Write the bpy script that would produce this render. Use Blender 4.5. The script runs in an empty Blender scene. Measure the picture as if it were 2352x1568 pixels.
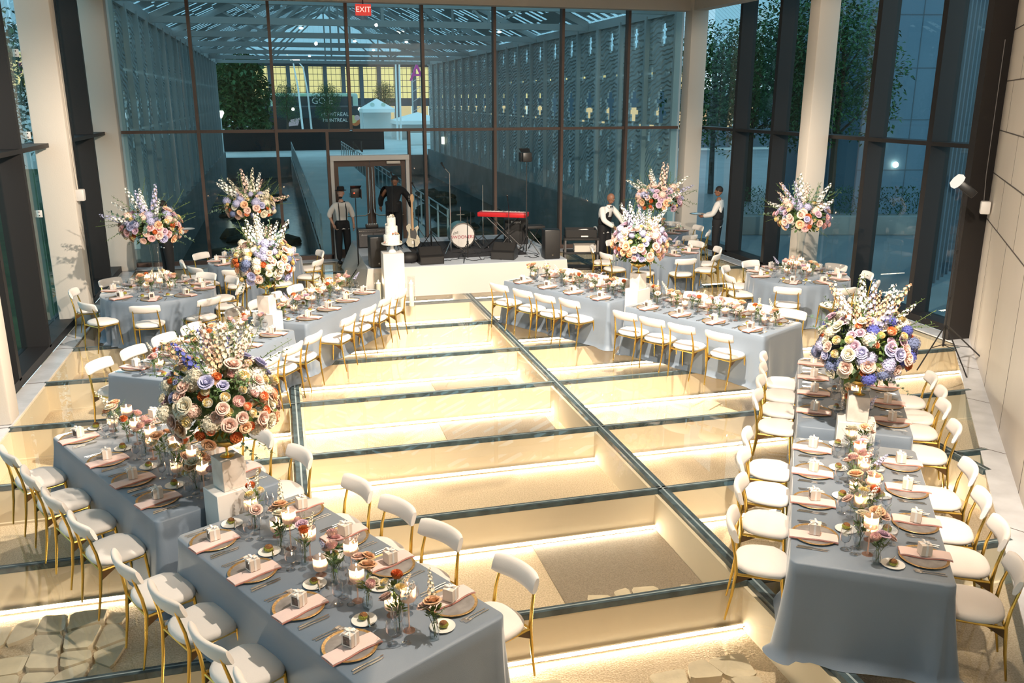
import bpy, bmesh, math, random
from mathutils import Vector, Matrix, Euler
R = math.radians
PI = math.pi
sc = bpy.context.scene
COL = sc.collection
rnd = random.Random(7)

# ------------------------------------------------------------------ camera
cd = bpy.data.cameras.new('camera'); cam = bpy.data.objects.new('camera', cd); COL.objects.link(cam)
cam.location = (0, 0, 3.9); cam.rotation_euler = (R(90 - 15.698), 0, R(-14.872))
cd.sensor_width = 36; cd.lens = 30.467; cd.clip_start = .05; cd.clip_end = 600
sc.camera = cam
sc.view_settings.view_transform = 'Standard'; sc.view_settings.look = 'None'
sc.view_settings.gamma = 1; sc.view_settings.exposure = -0.1
sc.view_settings.use_curve_mapping = False
cy = sc.cycles
cy.max_bounces = 7; cy.diffuse_bounces = 3; cy.glossy_bounces = 3; cy.transmission_bounces = 4
cy.transparent_max_bounces = 24; cy.caustics_reflective = False; cy.caustics_refractive = False
cy.sample_clamp_indirect = 4

# ------------------------------------------------------------------ dusk sky
w = bpy.data.worlds.new('dusk_sky'); sc.world = w; w.use_nodes = True
nt = w.node_tree; nt.nodes.clear()
bg = nt.nodes.new('ShaderNodeBackground'); out = nt.nodes.new('ShaderNodeOutputWorld')
tc = nt.nodes.new('ShaderNodeTexCoord'); sp = nt.nodes.new('ShaderNodeSeparateXYZ'); cr = nt.nodes.new('ShaderNodeValToRGB')
nt.links.new(tc.outputs['Generated'], sp.inputs[0]); nt.links.new(sp.outputs['Z'], cr.inputs[0])
cr.color_ramp.elements[0].color = (.36, .47, .50, 1); cr.color_ramp.elements[0].position = .0
cr.color_ramp.elements[1].color = (.17, .32, .40, 1); cr.color_ramp.elements[1].position = .6
nt.links.new(cr.outputs[0], bg.inputs[0]); bg.inputs[1].default_value = 3.1
nt.links.new(bg.outputs[0], out.inputs[0])

# ------------------------------------------------------------------ unseen spots, added to cast table shadows and brighten far tables, wall and stage
def spot(name, loc, aim, power, size=80, radius=.06, color=(1, .86, .70), blend=.5):
    l = bpy.data.lights.new(name, 'SPOT'); l.energy = power; l.spot_size = R(size); l.spot_blend = blend
    l.shadow_soft_size = radius; l.color = color
    o = bpy.data.objects.new(name, l); COL.objects.link(o); o.location = loc
    d = Vector(aim) - Vector(loc); o.rotation_euler = d.to_track_quat('-Z', 'Y').to_euler()
    return o
spot('unseen_spot_light', (2.9, 4.7, 6.3), (-1.0, 6.4, .4), 1450, 110)
spot('unseen_spot_light', (1.6, 11.0, 6.3), (4.6, 6.6, .6), 1300, 80)
spot('unseen_spot_light', (3.0, 8.5, 6.3), (-1.0, 12.8, .8), 5600, 75)
spot('unseen_spot_light', (3.2, 9.0, 6.3), (6.2, 13.4, .8), 5200, 75)
spot('unseen_spot_light', (2.6, 3.0, 6.2), (9.8, 10.0, 2.4), 4200, 95)
spot('unseen_spot_light', (2.0, 3.0, 6.2), (-3.2, 15.5, 2.0), 1900, 90)
spot('unseen_spot_light', (3.6, 12.5, 6.3), (3.6, 17.8, .6), 420, 90)

# ------------------------------------------------------------------ materials
def _new(name):
    m = bpy.data.materials.new(name); m.use_nodes = True
    return m, m.node_tree, m.node_tree.nodes, m.node_tree.links
def P(name, col, rough=.6, metal=0, spec=.5, bump=0, bscale=40, var=0, vscale=6, sheen=0, col2=None, trans=0, sss=0):
    m, t, n, l = _new(name); b = n['Principled BSDF']
    b.inputs['Base Color'].default_value = (*col, 1); b.inputs['Roughness'].default_value = rough
    b.inputs['Metallic'].default_value = metal; b.inputs['Specular IOR Level'].default_value = spec
    if sheen: b.inputs['Sheen Weight'].default_value = sheen; b.inputs['Sheen Roughness'].default_value = .4
    if var or col2:
        tx = n.new('ShaderNodeTexNoise'); tx.inputs['Scale'].default_value = vscale; tx.inputs['Detail'].default_value = 5
        tcn = n.new('ShaderNodeTexCoord'); l.new(tcn.outputs['Object'], tx.inputs['Vector'])
        r = n.new('ShaderNodeValToRGB'); l.new(tx.outputs['Fac'], r.inputs[0])
        c2 = col2 if col2 else tuple(min(1, c * (1 - var)) for c in col)
        r.color_ramp.elements[0].position = .35; r.color_ramp.elements[1].position = .65
        r.color_ramp.elements[0].color = (*c2, 1); r.color_ramp.elements[1].color = (*col, 1)
        l.new(r.outputs[0], b.inputs['Base Color'])
    if bump:
        tx = n.new('ShaderNodeTexNoise'); tx.inputs['Scale'].default_value = bscale; tx.inputs['Detail'].default_value = 3
        tcn = n.new('ShaderNodeTexCoord'); l.new(tcn.outputs['Object'], tx.inputs['Vector'])
        bp = n.new('ShaderNodeBump'); bp.inputs['Strength'].default_value = bump; bp.inputs['Distance'].default_value = .01
        l.new(tx.outputs['Fac'], bp.inputs['Height']); l.new(bp.outputs[0], b.inputs['Normal'])
    return m
def EM(name, col, st, sample=True):
    m, t, n, l = _new(name); n.remove(n['Principled BSDF'])
    e = n.new('ShaderNodeEmission'); e.inputs[0].default_value = (*col, 1); e.inputs[1].default_value = st
    l.new(e.outputs[0], n['Material Output'].inputs[0])
    if not sample: m.cycles.emission_sampling = 'NONE'
    return m
def GL(name, tint=(1, 1, 1), ior=1.45, rough=0, gain=1.0):
    """thin glass: clear transmission plus fresnel mirror"""
    m, t, n, l = _new(name); n.remove(n['Principled BSDF'])
    tr = n.new('ShaderNodeBsdfTransparent'); tr.inputs[0].default_value = (*tint, 1)
    g = n.new('ShaderNodeBsdfGlossy'); g.inputs['Roughness'].default_value = rough
    f = n.new('ShaderNodeFresnel'); f.inputs[0].default_value = ior
    mu = n.new('ShaderNodeMath'); mu.operation = 'MULTIPLY'; mu.inputs[1].default_value = gain; mu.use_clamp = True
    ge = n.new('ShaderNodeNewGeometry'); iv = n.new('ShaderNodeMath'); iv.operation = 'SUBTRACT'; iv.inputs[0].default_value = 1
    l.new(ge.outputs['Backfacing'], iv.inputs[1]); m2 = n.new('ShaderNodeMath'); m2.operation = 'MULTIPLY'
    l.new(f.outputs[0], m2.inputs[0]); l.new(iv.outputs[0], m2.inputs[1]); l.new(m2.outputs[0], mu.inputs[0])
    mx = n.new('ShaderNodeMixShader'); l.new(mu.outputs[0], mx.inputs[0]); l.new(tr.outputs[0], mx.inputs[1]); l.new(g.outputs[0], mx.inputs[2])
    l.new(mx.outputs[0], n['Material Output'].inputs[0])
    return m

M = {}
M['cloth'] = P('dusty_blue_cloth', (.185, .23, .29), .50, bump=.15, bscale=300, sheen=.6)
M['fabric'] = P('cream_fabric', (.86, .80, .75), .9, bump=.1, bscale=160)
M['gold'] = P('brushed_gold', (.83, .55, .13), .27, 1, bump=.02)
M['wood_dark'] = P('dark_bracket', (.10, .05, .015), .5)
M['charger'] = P('grey_stoneware', (.30, .28, .27), .45, var=.35, vscale=14)
M['goldrim'] = P('gilded_rim', (.72, .47, .20), .35, .7, var=.4, vscale=60)
M['napkin'] = P('blush_linen', (.80, .62, .58), .85, bump=.15, bscale=180)
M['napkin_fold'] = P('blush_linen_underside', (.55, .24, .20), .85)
M['box'] = P('cream_card', (.78, .67, .58), .7)
M['ribbon'] = P('white_ribbon', (.92, .90, .88), .4)
M['boxwin'] = P('dark_photo_panel', (.16, .12, .10), .3, var=.6, vscale=70)
M['china'] = P('white_china', (.86, .84, .80), .25)
M['roll'] = P('seeded_bread', (.30, .13, .04), .8, bump=1, bscale=90, var=.6, vscale=50)
M['rollgreen'] = P('herb_bread', (.36, .36, .05), .8, bump=1, bscale=90, var=.4, vscale=60)
M['steel'] = P('polished_steel', (.72, .70, .68), .18, 1)
M['glass'] = GL('drinking_glass', (.90, .92, .94), 1.5, 0.02, 3.2)
M['water'] = GL('water', (.95, .97, .99), 1.33, 0, 4)
def frosted():
    m, t, n, l = _new('blush_glass'); n.remove(n['Principled BSDF'])
    tr = n.new('ShaderNodeBsdfTransparent'); tr.inputs[0].default_value = (1, .88, .82, 1)
    tl = n.new('ShaderNodeBsdfTranslucent'); tl.inputs[0].default_value = (1, .78, .68, 1); g = n.new('ShaderNodeBsdfGlossy'); g.inputs['Roughness'].default_value = .03
    a = n.new('ShaderNodeMixShader'); a.inputs[0].default_value = .42; b = n.new('ShaderNodeMixShader'); b.inputs[0].default_value = .10
    l.new(tr.outputs[0], a.inputs[1]); l.new(tl.outputs[0], a.inputs[2]); l.new(a.outputs[0], b.inputs[1]); l.new(g.outputs[0], b.inputs[2]); l.new(b.outputs[0], n['Material Output'].inputs[0]); return m
M['rose_glass'] = frosted()
M['vaseglass'] = GL('vase_glass', (.90, .93, .93), 1.5, 0.02, 2.6)
M['wax'] = P('candle_wax', (.93, .87, .75), .5)
M['flame'] = EM('candle_flame', (1, .66, .34), 480)
M['glow'] = EM('glowing_wax', (1, .70, .42), 2.2, False)
M['leaf'] = P('dark_green_leaf', (.10, .19, .06), .55, var=.5, vscale=9)
M['leaf2'] = P('light_green_leaf', (.16, .24, .05), .55, var=.4, vscale=9)
M['euc'] = P('eucalyptus_leaf', (.12, .20, .16), .6, var=.3, vscale=9)
M['stem'] = P('flower_stem', (.10, .16, .04), .6)
FC = dict(blush=(.88, .62, .53), peach=(.93, .58, .36), cream=(.88, .80, .63), mauve=(.68, .48, .60), blue=(.10, .12, .46),
          orange=(.86, .20, .06), white=(.88, .87, .82), yellow=(.88, .66, .26), lavender=(.50, .50, .72), pink=(.86, .52, .52),
          rust=(.55, .16, .04), steel=(.16, .20, .36), red=(.62, .05, .05))
for k, v in FC.items(): M['f_' + k] = P(k + '_petals', v, .75, var=.22, vscale=30)
M['plinth'] = P('white_laminate', (.70, .67, .64), .45)
M['marble'] = P('pale_marble', (.72, .66, .60), .35, col2=(.60, .53, .47), vscale=9)
M['black'] = P('black_metal', (.012, .012, .013), .4)
M['blackmat'] = P('black_plastic', (.015, .014, .014), .6, bump=.2, bscale=200)
M['grille'] = P('silver_grille', (.17, .16, .16), .6, bump=.6, bscale=400, var=.4, vscale=260)
M['frame'] = P('dark_bronze_frame', (.016, .014, .014), .5, spec=.4)
M['frame_b'] = P('bronze_frame', (.10, .062, .048), .5)
M['paint'] = P('cream_paint', (.66, .60, .53), .7, bump=.12, bscale=60)
M['ceil'] = P('white_ceiling', (.66, .61, .55), .8)
M['panelwall'] = P('pale_stone_cladding', (.78, .70, .62), .55, var=.07, vscale=.7)
M['joint'] = P('dark_joint', (.10, .08, .07), .8)
M['border'] = P('white_marble_border', (.66, .68, .72), .22, var=.18, vscale=3)
M['beam'] = P('glass_joint_steel', (.07, .11, .125), .35, var=.6, vscale=9, bump=.2, bscale=60)
M['seal'] = P('joint_seal', (.30, .36, .37), .4)
M['fin'] = P('pit_render', (.80, .68, .50), .8, var=.06, vscale=1.5)
M['strip'] = EM('led_strip', (1, .86, .66), 58)
M['tape'] = P('cable_rubber', (.30, .24, .16), .5)
M['stage'] = P('white_stage_board', (.58, .54, .50), .5)
M['stagetop'] = P('stage_top', (.50, .55, .62), .5)
M['rug'] = P('black_rug', (.02, .02, .025), .9)
M['skin_l'] = P('fair_skin', (.55, .30, .21), .5)
M['skin_d'] = P('brown_skin', (.26, .12, .07), .5)
M['shirt'] = P('white_shirt', (.80, .77, .74), .8, bump=.3, bscale=12)
M['suit'] = P('black_cloth', (.008, .008, .010), .8)
M['hair'] = P('dark_hair', (.012, .009, .008), .7)
M['glassfloor'] = GL('floor_glass', (.97, .975, .96), 1.40, .0, 1.2)
M['pane'] = GL('window_glass', (.80, .90, .92), 1.45, 0, 1.15)
M['doorpane'] = GL('door_glass', (.70, .86, .90), 1.45, 0, 1.1)

def ground_mat():
    m, t, n, l = _new('excavated_ground'); b = n['Principled BSDF']; b.inputs['Roughness'].default_value = .9
    tcn = n.new('ShaderNodeTexCoord')
    def noise(s, d=4):
        x = n.new('ShaderNodeTexNoise'); x.inputs['Scale'].default_value = s; x.inputs['Detail'].default_value = d
        l.new(tcn.outputs['Object'], x.inputs['Vector']); return x
    def ramp(src, a, ca, bb, cb):
        r = n.new('ShaderNodeValToRGB'); l.new(src, r.inputs[0]); e = r.color_ramp.elements
        e[0].position = a; e[0].color = (*ca, 1); e[1].position = bb; e[1].color = (*cb, 1); return r
    big = ramp(noise(.55, 2).outputs['Fac'], .50, (.82, .69, .52), .56, (.58, .48, .36))
    fine = ramp(noise(70, 2).outputs['Fac'], .35, (.70, .62, .5), .65, (1.05, 1, .95))
    mx = n.new('ShaderNodeMixRGB'); mx.blend_type = 'MULTIPLY'; mx.inputs[0].default_value = .8
    l.new(big.outputs[0], mx.inputs[1]); l.new(fine.outputs[0], mx.inputs[2]); l.new(mx.outputs[0], b.inputs['Base Color'])
    bp = n.new('ShaderNodeBump'); bp.inputs['Strength'].default_value = .5; bp.inputs['Distance'].default_value = .02
    l.new(noise(60, 3).outputs['Fac'], bp.inputs['Height']); l.new(bp.outputs[0], b.inputs['Normal'])
    return m
M['ground'] = ground_mat()
M['terrazzo'] = P('terrazzo_floor', (.36, .29, .22), .7, bump=.4, bscale=80, col2=(.24, .19, .14), vscale=90)
M['slab'] = P('broken_stone', (.80, .68, .50), .85, bump=.6, bscale=12, var=.2, vscale=4)

# ------------------------------------------------------------------ mesh builder
class MB:
    def __init__(s): s.v = []; s.f = []; s.m = []; s.sm = []; s.X = None
    def add(s, vs, fs, mat=0, smooth=False, X=None):
        o = len(s.v)
        X = X or s.X
        s.v += [tuple(X @ Vector(p)) for p in vs] if X else [tuple(p) for p in vs]
        for f in fs: s.f.append(tuple(i + o for i in f)); s.m.append(mat); s.sm.append(smooth)
        return s
    def box(s, c, d, mat=0, X=None):
        x, y, z = c; a, b, e = d[0] / 2, d[1] / 2, d[2] / 2
        vs = [(x + i * a, y + j * b, z + k * e) for k in (-1, 1) for j in (-1, 1) for i in (-1, 1)]
        return s.add(vs, [(0, 2, 3, 1), (4, 5, 7, 6), (0, 1, 5, 4), (1, 3, 7, 5), (3, 2, 6, 7), (2, 0, 4, 6)], mat, False, X)
    def bb(s, a, b, mat=0, X=None):
        return s.box([(a[i] + b[i]) / 2 for i in range(3)], [abs(b[i] - a[i]) for i in range(3)], mat, X)
    def rbox(s, c, d, r=.01, mat=0, seg=2, X=None):
        bm = bmesh.new(); bmesh.ops.create_cube(bm, size=1)
        for v in bm.verts: v.co = Vector((v.co.x * d[0], v.co.y * d[1], v.co.z * d[2]))
        bmesh.ops.bevel(bm, geom=bm.edges[:], offset=r, segments=seg, affect='EDGES', profile=.5)
        vs = [(v.co.x + c[0], v.co.y + c[1], v.co.z + c[2]) for v in bm.verts]; bm.verts.index_update()
        fs = [tuple(v.index for v in f.verts) for f in bm.faces]; bm.free()
        return s.add(vs, fs, mat, True, X)
    def tube(s, pts, rad, n=8, mat=0, cap=True, smooth=True, X=None):
        pts = [Vector(p) for p in pts]
        if not hasattr(rad, '__len__'): rad = [rad] * len(pts)
        vs = []; fs = []; up = None
        for i, p in enumerate(pts):
            d = (pts[min(i + 1, len(pts) - 1)] - pts[max(i - 1, 0)]).normalized()
            if up is None: up = Vector((0, 0, 1)) if abs(d.z) < .9 else Vector((1, 0, 0))
            a = d.cross(up).normalized(); b = a.cross(d).normalized(); up = b
            for k in range(n):
                t = 2 * PI * k / n; vs.append(p + (a * math.cos(t) + b * math.sin(t)) * rad[i])
        for i in range(len(pts) - 1):
            for k in range(n):
                fs.append((i * n + k, i * n + (k + 1) % n, (i + 1) * n + (k + 1) % n, (i + 1) * n + k))
        if cap: fs.append(tuple(range(n - 1, -1, -1))); fs.append(tuple(range((len(pts) - 1) * n, len(pts) * n)))
        return s.add(vs, fs, mat, smooth, X)
    def lathe(s, prof, n=20, mat=0, c=(0, 0, 0), smooth=True, X=None, cap=True):
        vs = []; fs = []
        for r, z in prof:
            for k in range(n):
                t = 2 * PI * k / n; vs.append((c[0] + r * math.cos(t), c[1] + r * math.sin(t), c[2] + z))
        for i in range(len(prof) - 1):
            for k in range(n):
                fs.append((i * n + k, i * n + (k + 1) % n, (i + 1) * n + (k + 1) % n, (i + 1) * n + k))
        if cap:
            fs.append(tuple(range(n - 1, -1, -1))); fs.append(tuple(range((len(prof) - 1) * n, len(prof) * n)))
        return s.add(vs, fs, mat, smooth, X)
    def ball(s, c, r, n=10, m=6, mat=0, X=None):
        if not hasattr(r, '__len__'): r = (r, r, r)
        vs = [(c[0], c[1], c[2] - r[2])]; fs = []
        for i in range(1, m):
            a = -PI / 2 + PI * i / m
            for k in range(n):
                t = 2 * PI * k / n; vs.append((c[0] + r[0] * math.cos(a) * math.cos(t), c[1] + r[1] * math.cos(a) * math.sin(t), c[2] + r[2] * math.sin(a)))
        vs.append((c[0], c[1], c[2] + r[2])); L = len(vs) - 1
        for k in range(n): fs.append((0, 1 + (k + 1) % n, 1 + k)); fs.append((L, L - n + k, L - n + (k + 1) % n))
        for i in range(m - 2):
            for k in range(n): fs.append((1 + i * n + k, 1 + i * n + (k + 1) % n, 1 + (i + 1) * n + (k + 1) % n, 1 + (i + 1) * n + k))
        return s.add(vs, fs, mat, True, X)
    def prism(s, poly, z0, z1, mat=0, X=None, smooth=False):
        n = len(poly); vs = [(p[0], p[1], z0) for p in poly] + [(p[0], p[1], z1) for p in poly]
        fs = [tuple(range(n - 1, -1, -1)), tuple(range(n, 2 * n))] + [(k, (k + 1) % n, n + (k + 1) % n, n + k) for k in range(n)]
        return s.add(vs, fs, mat, smooth, X)
    def mesh(s, name, mats, angle=40):
        me = bpy.data.meshes.new(name); me.from_pydata(s.v, [], s.f)
        for m in (mats if isinstance(mats, (list, tuple)) else [mats]): me.materials.append(M[m] if isinstance(m, str) else m)
        me.polygons.foreach_set('material_index', s.m); me.polygons.foreach_set('use_smooth', s.sm)
        me.validate(); me.update()
        if any(s.sm): me.set_sharp_from_angle(angle=R(angle))
        return me

def ob(name, me, parent=None, loc=(0, 0, 0), rot=(0, 0, 0), scale=None, label=None):
    o = bpy.data.objects.new(name, me); COL.objects.link(o)
    o.location = loc; o.rotation_euler = rot
    if scale is not None: o.scale = (scale,) * 3 if not hasattr(scale, '__len__') else scale
    if parent is not None: o.parent = parent
    if label: o['label'] = label
    return o
def tag(o, label, cat, group=None, kind=None):
    if label: o['label'] = label
    if cat: o['category'] = cat
    if group: o['group'] = group
    if kind: o['kind'] = kind
    return o
def thing(name, label, cat, loc=(0, 0, 0), rz=0, group=None):
    return tag(ob(name, None, None, loc, (0, 0, rz)), label, cat, group)
def struct(name, me, parent=None, loc=(0, 0, 0)):
    o = ob(name, me, parent, loc)
    if parent is None: o['kind'] = 'structure'
    return o
def single(name, me, label, cat, loc=(0, 0, 0), rz=0, group=None, rot=None, scale=None):
    return tag(ob(name, me, None, loc, rot if rot else (0, 0, rz), scale), label, cat, group)
# a prototype is a list of (name, mesh, loc, rot, children)
def spawn_parts(parts, parent):
    for p in parts:
        o = ob(p[0], p[1], parent, p[2] if len(p) > 2 else (0, 0, 0), p[3] if len(p) > 3 else (0, 0, 0), p[5] if len(p) > 5 else None)
        if len(p) > 4 and p[4]: spawn_parts(p[4], o)
def spawn(name, parts, label, cat, loc, rz=0, group=None):
    t = thing(name, label, cat, loc, rz, group); spawn_parts(parts, t); return t
# ------------------------------------------------------------------ hall shell
AX = 3.625; BX = .014; JY0 = 5.766; DY = 1.8167; PW = 3.611
YB = 22.1                       # back glazing plane
wn = Vector((-.612, -.790)); wp = Vector((11.05, 11.62))     # right stone wall: start and direction towards the camera
wl = math.hypot(*wn); wn = wn / wl
def wallpt(t, off=0):           # off: into the room
    nrm = Vector((-wn.y, wn.x)) * -1
    nrm = Vector((wn.y, -wn.x))                              # (-.79,.61)
    return wp + wn * t + nrm * off
xs = [BX - PW, BX, AX, AX + PW]
def room_xmax(Y):
    if Y >= 11.62: return 10.95
    return wp.x + wn.x * ((Y - 11.62) / wn.y)
# glass deck
mb = MB()
ys = [JY0 + DY * k for k in range(-5, 9)] + [21.62]
for j in range(len(ys) - 1):
    y0, y1 = ys[j] + .03, ys[j + 1] - .03
    for x0, x1 in ((-3.40, BX), (BX, AX), (AX, AX + PW), (AX + PW, 10.62)):
        a, b = x0 + .04, x1 - .04
        xm0, xm1 = room_xmax(y0) - .26, room_xmax(y1) - .26
        if a > min(xm0, xm1): continue
        if b <= min(xm0, xm1): mb.bb((a, y0, -.04), (b, y1, 0))
        else: mb.prism([(a, y0), (max(a + .01, min(b, xm0)), y0), (max(a + .01, min(b, xm1)), y1), (a, y1)], -.04, 0)
struct('floor', mb.mesh('floor_glass', 'glassfloor'))
# joints
n_trim = [0]
def trim(me, **k):
    n_trim[0] += 1; return struct('trim_%d' % n_trim[0], me, **k)
mb = MB()
for y in ys[:-1]:
    xe = room_xmax(y) - .24
    mb.bb((-3.42, y - .032, -.05), (min(10.62, xe), y + .032, .002), 0)
    mb.bb((-3.42, y - .006, -.001), (min(10.62, xe), y + .006, .004), 1)
for x in (BX, AX, AX + PW):
    ylo = -3 if x < 2.5 else 11.62 + (x + .3 - 11.05) / wn.x * wn.y
    for dx in (-.032, .032): mb.bb((x + dx - .024, ylo, -.05), (x + dx + .024, 21.62, .002), 0)
    mb.bb((x - .009, ylo, -.03), (x + .009, 21.62, .004), 1)
trim(mb.mesh('floor_joint', ['beam', 'seal']))
# pit below: ground and the rendered fins under every joint
mb = MB(); mb.bb((-3.9, -3.2, -.55), (11.2, 22.1, -.43)); struct('floor.001', mb.mesh('pit_ground', 'ground'))
mb = MB()
for y in ys[:-1]:
    mb.bb((-3.9, y - .03, -.43), (11, y + .03, -.05))
    mb.bb((-3.9, y - .06, -.43), (11, y - .03, -.405))
for x in (BX, AX, AX + PW): mb.bb((x - .09, -3, -.43), (x + .09, 21.9, -.05))
for x in (-3.42, 10.75): mb.bb((x - .25, -3, -.43), (x + .02, 21.9, -.05))
mb.bb((-3.9, 21.7, -.43), (11, 21.9, -.05))
trim(mb.mesh('pit_fin', 'fin'))
# stone patches of the excavated ground in the bays
mb = MB()
mb.bb((2.2, 6.02, -.43), (3.53, 7.50, -.418)); 
mb.bb((1.9, 9.5, -.43), (3.4, 11.1, -.42)); mb.bb((2.1, 11.3, -.43), (3.3, 12.9, -.42))
trim(mb.mesh('terrazzo_patch', 'terrazzo'))
sr = random.Random(3)
def stone(cx, cy_, r, h):
    n = sr.randint(6, 9); poly = []; r *= .62
    for k in range(n):
        t = 2 * PI * k / n + sr.uniform(-.2, .2); rr = r * sr.uniform(.7, 1.1)
        poly.append((cx + rr * math.cos(t) * 1.5, cy_ + rr * math.sin(t)))
    b = MB(); b.prism(poly, -.43, -.43 + h); return b
def stone_field(x0, x1, y0, y1, nx, ny, where, hmax=.07, skip=.12):
    P4 = {(i, j): (x0 + (x1 - x0) * (i + sr.uniform(-.28, .28)) / nx, y0 + (y1 - y0) * (j + sr.uniform(-.28, .28)) / ny) for i in range(nx + 1) for j in range(ny + 1)}
    for i in range(nx):
        for j in range(ny):
            if sr.random() < skip: continue
            q = [P4[i, j], P4[i + 1, j], P4[i + 1, j + 1], P4[i, j + 1]]; cx = sum(p[0] for p in q) / 4; cy_ = sum(p[1] for p in q) / 4
            out_ = []
            for k in range(4):
                a, b = q[k], q[(k + 1) % 4]
                for u in (.12, .5, .88):
                    e = .93 if u == .5 else .91; px_, py_ = a[0] + (b[0] - a[0]) * u, a[1] + (b[1] - a[1]) * u; e += sr.uniform(-.05, .03); out_.append(((px_ - cx) * e, (py_ - cy_) * e))
            b = MB(); h_ = sr.uniform(.02, hmax); b.prism(out_, 0, h_)
            single('ruin_stone', b.mesh('ruin_stone', 'slab'), 'pale broken stone slab in the lit pit, ' + where, 'stone', (cx, cy_, -.43), group='ruin stones, ' + where)
stone_field(-2.7, -1.5, 6.0, 7.3, 5, 5, 'beside the second left table chairs')
stone_field(1.5, 3.3, 4.3, 5.35, 7, 4, 'nearest the camera')
stone_field(2.35, 3.45, 6.08, 6.42, 5, 1, 'along the dark terrazzo patch', .10, 0)
# led strips at the foot of each fin
mb = MB(); mb.bb((-1.72, -.004, -.014), (1.72, .014, .020), 1)
mb.add([(-1.72, -.006, -.014), (1.72, -.006, -.014), (1.72, -.010, .012), (-1.72, -.010, .012)], [(0, 1, 2, 3)], 0)
mb.add([(-1.72, -.010, .012), (1.72, -.010, .012), (1.72, -.006, .020), (-1.72, -.006, .020)], [(0, 1, 2, 3)], 0)
strip_me = mb.mesh('led_strip', ['strip', 'fin'])
mb = MB(); mb.tube([(0, 0, 0), (.05, .01, .02), (.09, -.06, -.005), (.08, -.14, -.01), (.12, -.22, -.012)], .006, 6); cab_me = mb.mesh('cable', 'tape')
ROWN = ['first', 'second', 'third', 'fourth', 'fifth', 'sixth', 'seventh', 'eighth', 'ninth', 'tenth']
colnames = ['leftmost', 'centre', 'right of centre', 'far right']
for k in range(-1, 9):
    for ci, x in enumerate((BX - PW / 2, (BX + AX) / 2, AX + PW / 2, AX + PW * 1.5 - .1)):
        y = JY0 + DY * k
        if x + 1.7 > room_xmax(y) + .2 and y < 11: continue
        half = ci == 0 and k >= 2
        s = ob('led_strip', strip_me, None, (x + (.9 if half else 0), y - .075, -.395), (0, 0, 0), (.48 if half else 1, 1, 1))
        tag(s, 'glowing warm light strip under glass floor, %s row from back, %s bay' % (ROWN[8 - k], colnames[ci]), 'light strip', 'light strips under the glass floor')
        ob('cable', cab_me, s, (1.70, -.02, 0))
# stone border
mb = MB()
mb.bb((-3.67, -3, -.02), (-3.40, 21.9, .001)); mb.bb((-3.67, 21.62, -.02), (10.95, 22.0, .001)); mb.bb((10.62, 11.4, -.02), (10.95, 21.9, .001))
a, b = wallpt(-.3), wallpt(14.5); c, d = wallpt(14.5, .26), wallpt(0, .26)
mb.prism([tuple(b), tuple(a), tuple(d), tuple(c)], -.02, .0015)
trim(mb.mesh('stone_border', 'border'))
mb = MB()
for t in (1.9, 3.5, 5.35, 7.4, 9.3, 11.2): 
    p, q = wallpt(t, 0), wallpt(t - .12, .27); mb.tube([(p.x, p.y, .002), (q.x, q.y, .002)], .004, 4)
for y in ys[3:-1]: mb.bb((-3.67, y - .006, .0), (-3.40, y + .006, .004))
trim(mb.mesh('border_joint', 'joint'))
# right stone wall
L = 14.3; nrm = Vector((-wn.y, wn.x))                       # outward
mb = MB()
p0, p1 = wallpt(0), wallpt(L)
mb.prism([tuple(p1), tuple(p0), tuple(p0 + nrm * -.25), tuple(p1 + nrm * -.25)] if nrm.x < 0 else [tuple(p0), tuple(p1), tuple(p1 + nrm * .25), tuple(p0 + nrm * .25)], 0, 6.6)
struct('wall_right', mb.mesh('stone_wall', 'panelwall'))
ang = math.atan2(wn.y, wn.x)
XW = Matrix.Translation((wp.x, wp.y, 0)) @ Matrix.Rotation(ang, 4, 'Z')
mb = MB(); ins = 1 if (Matrix.Rotation(ang, 4, 'Z') @ Vector((0, 1, 0))).x < 0 else -1
for z in (2.02, 2.75, 3.41, 4.15, 4.9, 5.6): mb.bb((0, ins * .001 - .003, z - .008), (L, ins * .001 + .003, z + .008), X=XW)
zs = [0, 2.02, 2.75, 3.41, 4.15, 4.9, 5.6, 6.5]
for r_ in range(7):
    t = .9 + (r_ % 3) * .7
    while t < L: mb.bb((t - .004, ins * .001 - .002, zs[r_]), (t + .004, ins * .001 + .002, zs[r_ + 1]), X=XW); t += 1.85
trim(mb.mesh('cladding_joint', 'joint'))
# remaining enclosing walls and ceiling (behind the camera)
mb = MB(); mb.bb((-4.6, -3.25, 0), (2.6, -3.0, 6.6)); struct('wall_front', mb.mesh('wall', 'panelwall'))
q = wallpt(L); mb = MB(); mb.bb((q.x, -3.0, 0), (q.x + .2, q.y + .05, 6.6)); struct('wall_front.001', mb.mesh('wall', 'panelwall'))
mb = MB(); mb.bb((-4.2, -3.1, 6.55), (11.5, 22.2, 6.7)); struct('ceiling', mb.mesh('ceiling', 'ceil'))
mb = MB()
mb.bb((-3.4, 21.62, 6.04), (10.9, 21.95, 6.5)); mb.bb((10.5, 11.7, 6.04), (10.85, 21.7, 6.5)); mb.bb((-3.85, -3, 6.04), (-3.45, 21.7, 6.5))
for y in (16.3, 11.1, 5.9): mb.bb((-3.5, y - .12, 6.12), (min(10.6, room_xmax(y) - .1), y + .12, 6.5))
trim(mb.mesh('ceiling_beam', 'paint'))
# columns
def column(x0, x1, y0, y1):
    b = MB(); b.rbox(((x0 + x1) / 2, (y0 + y1) / 2, 3.25), (x1 - x0, y1 - y0, 6.5), .03, 0, 2); return trim(b.mesh('column', 'paint'))
for y in (21.55, 16.42, 11.3, 6.1): column(-3.93, -3.40, y, y + .36)
column(10.45, 10.92, 21.5, 21.92); column(10.45, 10.92, 15.9, 16.26)
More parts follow.
